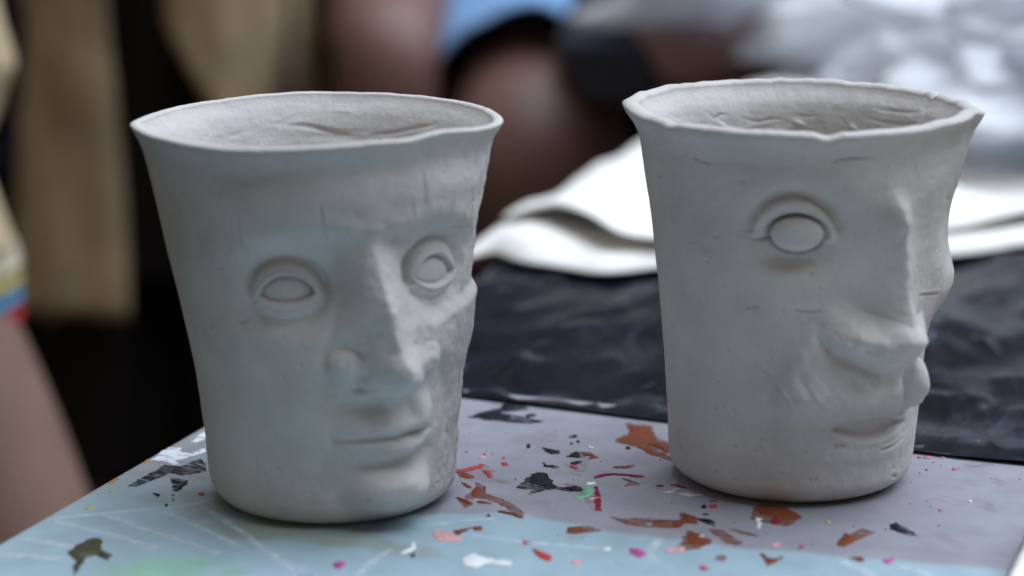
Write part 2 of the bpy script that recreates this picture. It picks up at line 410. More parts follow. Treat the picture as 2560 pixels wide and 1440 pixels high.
def face_right(r):
    U, V = r.U, r.V
    r.bump((22, 93), 1.4, 20, 9)
    # ---- sockets
    x, y = r.local((-5.0, 83.0), 0); r.H -= dome(x, y, 19.0, 17.0, 5.6, 2.2); r.bump((-5.5, 74.2), -1.6, 9, 3.4)
    r.bump((50, 82), -2.8, 12, 11)
    # ---- eye: round ball under an arched lid
    masks = []
    c = (-6.0, 82.0); x, y = r.local(c, 2)
    lid = [(-13.8, -1.3), (-10.5, -1.0), (-9.2, 2.2), (-6.4, 5.8), (-2.4, 8.0), (1.6, 7.9), (5.2, 5.6), (7.6, 2.6), (8.6, -.6)]
    r.stroke([(c[0] + px, c[1] + py) for px, py in lid], [.4, 1.2, 2.2, 3.0, 3.2, 3.2, 3.1, 3.0, 2.6], [1.1, 1.3, 2.2, 2.8, 3.0, 2.9, 2.5, 2.1, 1.8], 3.4)
    cr = [(-14, 1.0), (-11.2, 5.4), (-7.2, 9.6), (-1.6, 12.0), (4, 10.8), (8.2, 7.4), (10.8, 2.4)]
    r.stroke([(c[0] + px, c[1] + py) for px, py in cr], [-.2, -.8, -1.2, -1.4, -1.6, -1.7, -.8], 1.5)
    e2 = (x / 7.0) ** 2 + (y / 5.15) ** 2; sd = (1 - np.sqrt(e2 + 1e-9)) * 5.6
    r.H -= np.where(sd > -2.4, 1.0, 0) * 1.9 * np.exp(-((sd + 0.3) / 0.65) ** 2)
    inside = sstep(-.2, .2, sd)
    r.H = r.H * (1 - inside) + (-2.4 + 0.3 + 2.9 * np.sqrt(np.clip(1 - e2 * .94, 0, 1))) * inside
    r.bump((c[0] - 1, c[1] + 1.5), .3, 3, 1.4)
    r.stroke([(c[0] - 13.8, c[1] - 1.0), (c[0] - 10.5, c[1] - 2.1), (c[0] - 7.0, c[1] - 1.4)], [-.5, -1.3, -1.1], .55)
    masks.append(('eye', (x / 14.0) ** 2 + ((y - 2.5) / 10.5) ** 2 < 1, None)); masks.append(('eyeball', sd > 0, 0))
    # ---- nose: thin ridge, bulbous tip with a hard lower edge
    nose = Relief(U, V)
    nose.stroke([(16.8, 95), (17.6, 88), (19.2, 80), (20.4, 69), (21.4, 60), (21.6, 54)], [1.0, 5.6, 7.2, 7.6, 8.6, 9.4], [3.2, 3.8, 4.6, 5.8, 7.0, 7.0], 1.45)
    nose.bump((18.4, 87.5), 1.8, 3.2, 4.0, p=3); nose.stroke([(20.6, 84), (21.6, 81.5), (20.4, 79.5)], -.7, 1.0)
    g = Relief(U, V)
    g.bump((10.4, 53.2), 7.4, 7.6, 5.2, rot=-26, p=2.0); A1 = g.H.copy(); g.H[:] = 0
    g.bump((20.6, 51.2), 12.0, 9.0, 8.0, rot=-10, p=2.4); A2 = g.H.copy(); g.H[:] = 0
    g.bump((32.0, 51.5), 3.0, 5.0, 5.0, p=2.4); A3 = g.H.copy()
    k = 1.7; ball = (A1 ** k + A2 ** k + A3 ** k) ** (1 / k)
    top = nose.H.copy(); vb = interp([(-2, 55.5), (2, 53.0), (6, 51.0), (11, 48.8), (17, 46.0), (22, 44.0), (27, 43.6), (33, 46), (40, 50)], U)
    cutf = np.clip(1 - (vb + .4 - V) / 6.0, 0, 1) ** 1.15; top *= cutf
    nose.H = np.maximum(top, ball) + 0.35 * np.minimum(top, ball) * sstep(3, 8, top)
    nose.H *= cutf
    nose.stroke([(1.5, 54.2), (6, 51.8), (11, 49.8), (17, 47.0), (23, 45.2)], [.4, .8, .5, .6, .3], .8)
    r.H += nose.H + 0.6 * fbm(U / 3, V / 3.4, 45, 3) * sstep(2, 6, nose.H)
    r.stroke([(1.0, 57), (1.2, 54), (3.0, 50.5), (7, 46.6), (12, 44.2), (18, 41.5)], [-.2, -1.0, -1.5, -1.8, -1.8, -1.2], 1.5)
    r.stroke([(10.8, 50.0), (12.8, 49.2), (15.2, 47.4)], [-1.0, -3.6, -.8], 1.1)
    # ---- moustache: thick pad below the nose, scraped in strands
    left = interp([(26, -6), (33, -8.5), (40, -6), (48, -3.5), (54, 0)], V)      # a fan that swells downwards and breaks off above the mouth
    side = sstep(-5.5, 6.5, U - left + 1.2 * fbm(U / 6, V / 7, 46, 2)) * (1 - sstep(31, 37, U))
    brk = interp([(-10, 31), (-4, 30), (4, 29.5), (14, 29.5), (24, 29), (34, 29)], U)
    pad = side * np.clip((56 - V) / 20, 0, 1) ** 0.8 * sstep(-3.4, 5.5, V - brk + 1.0 * fbm(U / 5, V / 5, 48, 2))
    ca, sa = math.cos(math.radians(-58)), math.sin(math.radians(-58))
    al = (U * ca + V * sa) / 15.0; ac = (-U * sa + V * ca) / 1.5
    r.H += 6.0 * pad + pad * (0.55 * fbm(ac / 3.0, al, 47, 3) + 0.10 * fbm(ac * .8, al * 1.4, 49, 3))
    r.stroke([(0, 53), (-3, 46.5), (-5, 41), (-8, 35.5)], [.5, .8, .8, .5], 2.0)
    for k in range(6):
        rr = random.Random(k * 3 + 5); u0 = -4 + k * 3.3; v0 = 42 - k * .3 + rr.uniform(-4, 3); L = rr.uniform(5, 10)
        r.stroke([(u0, v0), (u0 + L * .28, v0 - L * .5), (u0 + L * .66, v0 - L * .9)], [.03, rr.choice([-.7, .7, .5, -.5]), .03], rr.uniform(.6, 1.2))
    r.stroke([(-8, 37), (-5.5, 33.5), (-4.4, 30.5)], [.2, .8, .3], .8); r.stroke([(5.5, 36), (8.2, 33), (9.6, 31)], [.3, -1.1, -.3], .8); r.stroke([(7.2, 36.6), (9.6, 33.6), (11, 31.5)], [.2, 1.0, .2], .7)
    r.stroke([(22, 43), (21, 38), (20, 32)], [-1.6, -1.8, -.6], 2.6)
    x, y = r.local((33.0, 35.8), 14); r.H += dome(x, y, 5.0, 8.0, 4.3, .5)
    x, y = r.local((36.0, 29.2), 0); r.H += dome(x, y, 3.8, 3.0, 2.6, .5)
    r.stroke([(27, 42), (27.6, 36), (29.6, 30)], [-1.0, -1.6, -.6], 1.2)
    # ---- mouth: shallow lens scooped out of the wall
    x, y = r.local((22.5, 23.2), -3); sd = almond(x, y, 15.5, 3.4, 3.4, 0.9)
    r.H -= 2.6 * sstep(-.3, 1.6, sd)
    r.stroke([(8, 24), (16, 27.4), (24, 27.2), (36, 24.8)], [.2, .5, .5, .3], 1.0)
    r.stroke([(8, 22.0), (13, 19.6), (22, 19.0), (33, 19.8)], [.2, .6, .8, .4], 1.3)
    r.bump((23, 16), 1.0, 16, 3.6)
    # ---- far cheek
    r.stroke([(44, 65), (49, 61), (56, 60.5), (66, 62)], [1.2, 2.8, 3.6, 3.4], 7.5); r.bump((-22, 62), .7, 14, 12)
    r.bump((50, 45), -1.6, 9, 9)
    # ---- tool marks
    for p, d, w in (([(2.5, 104.6), (7, 104.7), (11.4, 104.5)], .9, .55), ([(-18.5, 60.2), (-15.6, 60.5)], .5, .4), ([(-5.3, 60.3), (-2, 59.8), (.6, 60)], .8, .45),
                    ([(32.0, 61.7), (38, 60.8), (43.6, 59.8)], .9, .4), ([(25.8, 16.1), (31, 16.4), (35.9, 17.8)], 1.2, .5), ([(-32, 102), (-28, 101)], .5, .5),
                    ([(9, 19), (11.5, 19.2)], .7, .5), ([(34, 6.5), (35.2, 6.0)], 1.0, .6), ([(-16, 43), (-12, 40)], .35, .4), ([(42, 88), (45, 87)], .4, .4)):
        r.stroke(p, [-d * (.5 + .5 * (k % 2)) for k in range(len(p))] if len(p) > 2 else -d, w); r.stroke([(a, b + .8) for a, b in p], d * .25, .4)
    r.H += 0.14 * fbm(U / 2.2, V / 2.6, 41, 3) * sstep(-12, 6, U) + 0.05 * fbm(U / 7, V / 2.4, 43, 3)
    wear(r, 202, 110, 34)
    nm = (nose.H > 1.8) & (V > 43.5)
    must = ((pad > 0.3) | (((U - 33) / 5.4) ** 2 + ((V - 35) / 9) ** 2 < 1)) & ~nm & (V > 28.2)
    return masks + [('nose', nm, None), ('moustache', must, None), ('mouth', (sd > -.8) & ~must, None)]

def wear(r, seed, n_pit, n_scr):
    """pits, crumbs and drag marks left by hands and tools"""
    q = random.Random(seed)
    for k in range(n_pit):
        u, v = q.uniform(-52, 58), q.uniform(4, 104); s = q.uniform(.25, .8)
        sel = (np.abs(r.U - u) < 4) & (np.abs(r.V - v) < 4)
        r.H[sel] += q.choice([-.45, -.3, -.25, .25]) * np.exp(-(((r.U[sel] - u) / s) ** 2 + ((r.V[sel] - v) / (s * q.uniform(.5, 1))) ** 2))
    for k in range(n_scr):
        u, v = q.uniform(-50, 52), q.uniform(6, 102); L = q.uniform(1.5, 9); a = q.gauss(0, .5) + (math.pi / 2 if q.random() < .35 else 0)
        p = [(u, v), (u + L * .5 * math.cos(a), v + L * .5 * math.sin(a) + q.uniform(-.4, .4)), (u + L * math.cos(a), v + L * math.sin(a))]
        d = q.uniform(.08, .3); w = q.uniform(.25, .5)
        r.stroke(p, [-d * .3, -d, -d * .1], w); r.stroke([(x, y + w * 1.6) for x, y in p], [0, d * .45, 0], w * .8)
    for k in range(10):                                           # broad thumb flats
        u, v = q.uniform(-48, 10), q.uniform(8, 100); r.bump((u, v), q.uniform(-.35, .2), q.uniform(4, 9), q.uniform(3, 7), q.uniform(0, 180), 2.6)

def inside_left(r):
    U, V = r.U, r.V
    r.H += 0.07 * fbm(U / 30, V / 1.3, 51, 4) + 0.25 * fbm(U / 9, V / 4, 52, 3)
    r.stroke([(-16, -7.5), (-6, -8.5), (-1, -10), (5, -11)], [.1, .7, .9, .2], .7)
    r.bump((2, -11.5), .9, 6, 1.2); r.stroke([(12, -11), (22, -9), (32, -6)], [.2, .6, .3], .6)
    for k in range(14):
        q = random.Random(k + 70); u = q.uniform(-42, 45); v = q.uniform(-16, -2); L = q.uniform(3, 14)
        r.stroke([(u, v), (u + L, v + q.uniform(-1.2, 1.2))], q.uniform(-.28, .22), q.uniform(.3, .7))

def inside_right(r):
    U, V = r.U, r.V
    r.H += 0.06 * fbm(U / 22, V / 1.8, 61, 4) + 0.25 * fbm(U / 8, V / 4, 62, 4)
    for pts in ([(-26, -6), (-23, -9), (-20, -7.4), (-18, -8.6)], [(-14, -9), (-9, -10.8), (-4, -9.6), (0, -10.6)], [(1, -8.6), (6, -9.4), (9, -8.8)], [(15, -8), (18, -11), (21, -11.8)],
                [(26, -10), (30, -12), (34, -11.6)], [(-24, -13), (-15, -13.5), (-8, -12.4)], [(-2, -13.8), (5, -13), (9, -13.4)]):
        n = len(pts); r.stroke(pts, [.05] + [.45] * (n - 2) + [.05], .3, smooth=1)
    for (u, v) in ((3.5, -11.2), (20, -11.6), (33, -12.5), (-21, -11)): r.bump((u, v), -.9, 1.7, .8, rot=-25, p=3)
    for k in range(16):
        q = random.Random(k + 170); u = q.uniform(-44, 46); v = q.uniform(-16, -2); L = q.uniform(2, 9)
        r.stroke([(u, v), (u + L, v + q.uniform(-2.5, 2.0))], q.uniform(-.2, .2), q.uniform(.25, .6))
    for v0 in (-5, -8.5): r.stroke([(24, v0), (34, v0 - .5), (42, v0 + .8)], [.1, .5, .2], .5)

def rim_left(deg):
    f = 0.12 * vnoise(deg / 7, deg * 0 + .5, 81) + 0.05 * vnoise(deg / 2, deg * 0, 82)
    kink = -.5 * np.exp(-((deg - 33) / 5) ** 2) + .4 * np.exp(-((deg - 47) / 7) ** 2)
    return f + kink, 0.25 * vnoise(deg / 14, deg * 0 + 2.5, 83), 0.12 * vnoise(deg / 9, deg * 0 + 1.5, 84)

def rim_right(deg):
    f = 0.22 * vnoise(deg / 6, deg * 0 + .5, 91) + 0.10 * vnoise(deg / 1.6, deg * 0, 92)
    chip = -1.2 * np.exp(-((deg - 1.5) / 3.4) ** 2) - .7 * np.exp(-((deg + 52) / 3) ** 2) + .5 * np.exp(-((deg - 64) / 4) ** 2) - 1.0 * np.exp(-((deg - 118) / 1.2) ** 2)
    dr = 0.35 * vnoise(deg / 9, deg * 0 + 2.5, 93) - .9 * np.exp(-((deg - 1.5) / 3.4) ** 2) + .5 * np.exp(-((deg - 82) / 6) ** 2)
    return f + chip, dr, 0.30 * vnoise(deg / 5, deg * 0 + 1.5, 94)


def build_cup(name, loc, prof, dxs, rim_dz, rim_t, face, inside, label, seed, rim_wobble):
    root = empty(name, (loc[0], loc[1], loc[2])); tag(root, label, 'cup', 'clay cups with faces')
    ph = np.concatenate([np.radians(np.arange(-104, 104, 0.42)), np.radians(np.arange(104, 256, 0.75))])
    nc = len(ph)
    ztop = prof[-1][0]
    zo = np.concatenate([np.array([0, .25, .6, 1.0, 1.5, 2.0, 2.6]), np.arange(3.0, ztop - 0.15, 0.31)])
    zi = np.concatenate([np.arange(ztop, ztop - 36, -0.4), np.arange(ztop - 36, 8, -2.0), [7, 6.3, 6.0]])
    rows_z, rows_r, kind = [], [], []
    rz = smooth_interp(prof, zo, 1.2)
    rz[:7] = interp(prof, zo[:7])
    corner = 7.0; k = zo < corner                         # rounded foot
    rz[k] -= corner * (1 - np.sqrt(np.clip(1 - ((corner - zo[k]) / corner) ** 2, 0, 1))) * 0.95
    rows_z += [0.25, 0.1]; rows_r += [0.01, rz[0] * 0.93]; kind += [0, 0]
    rows_z += list(zo); rows_r += list(rz); kind += [1] * len(zo)
    rt = interp(prof, ztop)
    for al in np.linspace(0.15, math.pi - 0.1, 12):
        rows_z.append(ztop + rim_t * 0.30 * math.sin(al)); rows_r.append(rt - rim_t / 2 + rim_t / 2 * math.cos(al)); kind.append(2)
    bl = sstep(0, 4, ztop - zi); ri = smooth_interp(prof, zi, 1.5) * bl + interp(prof, zi) * (1 - bl) - (rim_t + (5.0 - rim_t) * sstep(0, 16, ztop - zi)) - 0.9 * sstep(0, 5, ztop - zi)
    ri[-2] -= 1; ri[-1] -= 3
    rows_z += list(zi); rows_r += list(ri); kind += [3] * len(zi)
    rows_z.append(6.0); rows_r.append(0.01); kind.append(3)
    Z0 = np.array(rows_z); R0 = np.array(rows_r); K = np.array(kind); nr = len(Z0)
    PH = np.broadcast_to(ph, (nr, nc)); Z = np.broadcast_to(Z0[:, None], (nr, nc)).copy(); R = np.broadcast_to(R0[:, None], (nr, nc)).copy()
    U = 40 * PH; V = Z.copy()
    # outside relief
    o = K == 1; rel = Relief(U[o], V[o]); masks = face(rel)
    edge = sstep(0, 6, V[o]) * (1 - sstep(ztop - 7, ztop, V[o]))
    wob = 0.45 * fbm(U[o] / 26, V[o] / 30, seed, 3) + 0.07 * fbm(U[o] / 4, V[o] / 6, seed + 9, 3)
    R[o] += rel.H * np.maximum(edge, 0) + wob * (0.25 + 0.75 * edge)
    # inside relief
    i_ = K == 3; UB = 40 * (math.pi - np.where(PH < 0, PH + 2 * math.pi, PH))
    reli = Relief(UB[i_], V[i_] - ztop); inside(reli); R[i_] += reli.H * sstep(0, 3, ztop - V[i_])
    # rim: uneven height and radius
    n = len(rim_dz); ang = np.arange(n + 1) * 2 * math.pi / n; tab = np.array(list(rim_dz) + [rim_dz[0]])
    pm = np.mod(ph, 2 * math.pi)
    dz = sum(np.interp(np.mod(pm + s, 2 * math.pi), ang, tab) for s in np.radians([-8, -4, 0, 4, 8])) / 5
    dzw, drw, tw = rim_wobble(np.degrees(np.where(ph > math.pi, ph - 2 * math.pi, ph)))
    wgt = sstep(0.55 * ztop, ztop, Z)
    Z += wgt ** 2 * (dz - ztop)[None, :] + wgt ** 8 * dzw[None, :]
    R += wgt ** 10 * drw[None, :]
    Z += (K[:, None] == 2) * (Z0[:, None] - ztop) * 0.6 * tw[None, :]
    X = R * np.sin(PH) + interp(dxs, Z0)[:, None]; Y = -R * np.cos(PH)
    P = np.stack([X, Y, Z], -1).reshape(-1, 3) * 0.001
    Q = grid_quads(nr, nc, True)
    # smooth normals of the whole surface, so that parts meet without a seam
    e1 = P[Q[:, 2]] - P[Q[:, 0]]; e2 = P[Q[:, 3]] - P[Q[:, 1]]; fn = np.cross(e1, e2)
    N = np.zeros_like(P)
    for c in range(4):
        for ax in range(3): N[:, ax] += np.bincount(Q[:, c], fn[:, ax], len(P))
    N /= np.linalg.norm(N, axis=1)[:, None] + 1e-12
    lab = np.zeros((nr, nc), int); lab[K == 2] = 1; lab[K == 3] = 2
    names = ['outer_wall', 'rim', 'inner_wall']; sub = np.zeros(U[o].shape, int)
    for q, (nm, mk, parent) in enumerate(masks): sub[mk] = 3 + q; names.append(nm)
    lab[o] = sub
    fl = lab.reshape(-1)[Q[:, 0]]
    made = []
    for q, nm in enumerate(names):
        qq = Q[fl == q]
        if not len(qq): made.append(None); continue
        used, invx = np.unique(qq, return_inverse=True)
        me = np_mesh(nm, P[used], invx.reshape(-1, 4))
        par = root
        if q >= 3 and masks[q - 3][2] is not None: par = made[3 + masks[q - 3][2]] or root
        ob = link_mesh(nm, me, CLAY, par)
        me.normals_split_custom_set_from_vertices(N[used].astype(np.float32))
        made.append(ob)
    return root

PROF_A = [(0, 33.5), (1, 34.8), (3.9, 35.3), (8.8, 35.9), (21, 36.8), (33, 38), (45, 39.3), (59, 41.2), (73, 43.4), (90, 46.2), (95.5, 47.4), (102.4, 48.9), (106, 50.2), (109, 52), (110, 52.6)]
PROF_B = [(0, 34.5), (4, 36.2), (10, 36.6), (22.7, 37.3), (35, 38.3), (57, 41.1), (71.6, 43.2), (83.6, 44.9), (93, 46.3), (98, 47), (102.6, 47.8), (106, 49.2), (109, 51.3), (110.5, 52.1)]
build_cup('clay_cup', (-.0528, -.0127, .0002), PROF_A, [(0, .4), (40, 0), (60, -1), (75, -1.8), (102, -2.1)],
          [110.6, 111.2, 111.7, 112.3, 111.1, 110.4, 109.6, 109.6, 109.9, 109.9, 110.0, 109.8, 109.9, 110.0, 109.5, 109.1, 109.1, 108.7, 109.1, 110.5, 110.3, 110.1, 109.4, 109.7],
          3.0, face_left, inside_left, 'grey clay cup with two lidded eyes, straight nose and jutting chin', 11, rim_left)
build_cup('clay_cup', (.0831, .0069, .0002), PROF_B, [(0, .5), (35, .7), (60, 1.6), (83, 2), (102, 1.6), (110, 1)],
          [110.2, 110.3, 110.5, 111.2, 111.8, 111.0, 109.3, 109.9, 110.2, 110.3, 110.5, 110.9, 111.0, 110.7, 110.7, 111.1, 110.7, 110.5, 111.6, 111.4, 110.0, 110.4, 110.2, 110.3],
          5.0, face_right, inside_right, 'grey clay cup with chipped rim, bulbous nose, moustache and one round eye in view', 22, rim_right)

# ------------------------------------------------------------------ paint on the board: flecks, smears, painted glare and glints, printed lines
def paint(name, col, rough=0.4, vary=0.25):
    c2 = tuple(min(1, v * (1 + vary)) for v in col); c1 = tuple(v * (1 - vary) for v in col)
    return simple(name, c1, c2, 500, rough, 0.4, 900, 0.45, dist=0.0002)
def thin_paint(name, col, lo, hi, stretch, scale, top=0.85):
    m, nt, p = mat(name)
    tc = node(nt, 'ShaderNodeTexCoord').outputs['Object']
    mp = node(nt, 'ShaderNodeMapping'); mp.inputs['Scale'].default_value = stretch; mp.inputs['Rotation'].default_value = (0, 0, 0.9); nt.links.new(tc, mp.inputs[0])
    n = noise(nt, scale, 5, 0.6, mp.outputs[0]); r = ramp(nt, n.outputs['Fac'], [(lo, (0.0,) * 3), (hi, (top,) * 3)])
    nt.links.new(r.outputs[0], p.inputs['Alpha']); p.inputs['Base Color'].default_value = (*col, 1); p.inputs['Roughness'].default_value = 0.5; p.inputs['Specular IOR Level'].default_value = 0.12
    return m
PAINT = {'rust': thin_paint('rust_brown_paint', (0.20, 0.055, 0.024), 0.24, 0.40, (1, 3, 1), 260, 0.97), 'black': thin_paint('black_paint', (0.010, 0.011, 0.018), 0.20, 0.36, (1, 2, 1), 420, 0.98), 'green': paint('mint_green_paint', (0.16, 0.42, 0.27)),
         'crimson': thin_paint('crimson_paint', (0.24, 0.022, 0.042), 0.20, 0.36, (1, 2, 1), 420, 0.98), 'red': thin_paint('red_paint', (0.46, 0.055, 0.065), 0.20, 0.40, (1, 2, 1), 420, 0.95), 'pink': paint('pink_paint', (0.66, 0.36, 0.38)),
         'pinkdot': paint('rose_paint', (0.48, 0.16, 0.24)), 'white': paint('white_paint', (0.78, 0.80, 0.82)), 'pale': paint('pale_paint', (0.55, 0.50, 0.52)),
         'magenta': paint('magenta_paint', (0.46, 0.07, 0.28)), 'yellow': paint('yellow_paint', (0.50, 0.44, 0.14)), 'edge_glint': paint('orange_glint', (0.48, 0.20, 0.03)),
         'olive': paint('olive_paint', (0.050, 0.055, 0.022), 0.5, 0.5),
         'smear': thin_paint('thin_rust_smear', (0.23, 0.07, 0.035), 0.30, 0.62, (1, 6, 1), 160),
         'scratch': thin_paint('dry_black_strokes', (0.012, 0.012, 0.016), 0.42, 0.55, (1, 7, 1), 230, 0.96),
         'stain_rust': thin_paint('rubbed_rust_stain', (0.25, 0.10, 0.06), 0.48, 0.80, (1, 5, 1), 240, 0.6), 'stain_grey': thin_paint('rubbed_grey_stain', (0.06, 0.06, 0.08), 0.48, 0.85, (1, 5, 1), 240, 0.5),
         'stain_pink': thin_paint('rubbed_pink_stain', (0.50, 0.22, 0.30), 0.48, 0.85, (1, 3, 1), 240, 0.5), 'stain_white': thin_paint('rubbed_white_stain', (0.72, 0.74, 0.78), 0.40, 0.75, (1, 5, 1), 170, 0.7),
         'redfilm': thin_paint('thin_red_film', (0.42, 0.10, 0.11), 0.42, 0.75, (1, 4, 1), 200, 0.7),
         'whiteglare': thin_paint('white_glare', (0.74, 0.78, 0.84), 0.30, 0.48, (1, 2, 1), 150, 0.97)}  # white glare of the glossy board, painted as a thin film
LINE_M = thin_paint('white_printed_line', (0.72, 0.80, 0.86), 0.30, 0.75, (1, 1, 1), 220, 0.75)
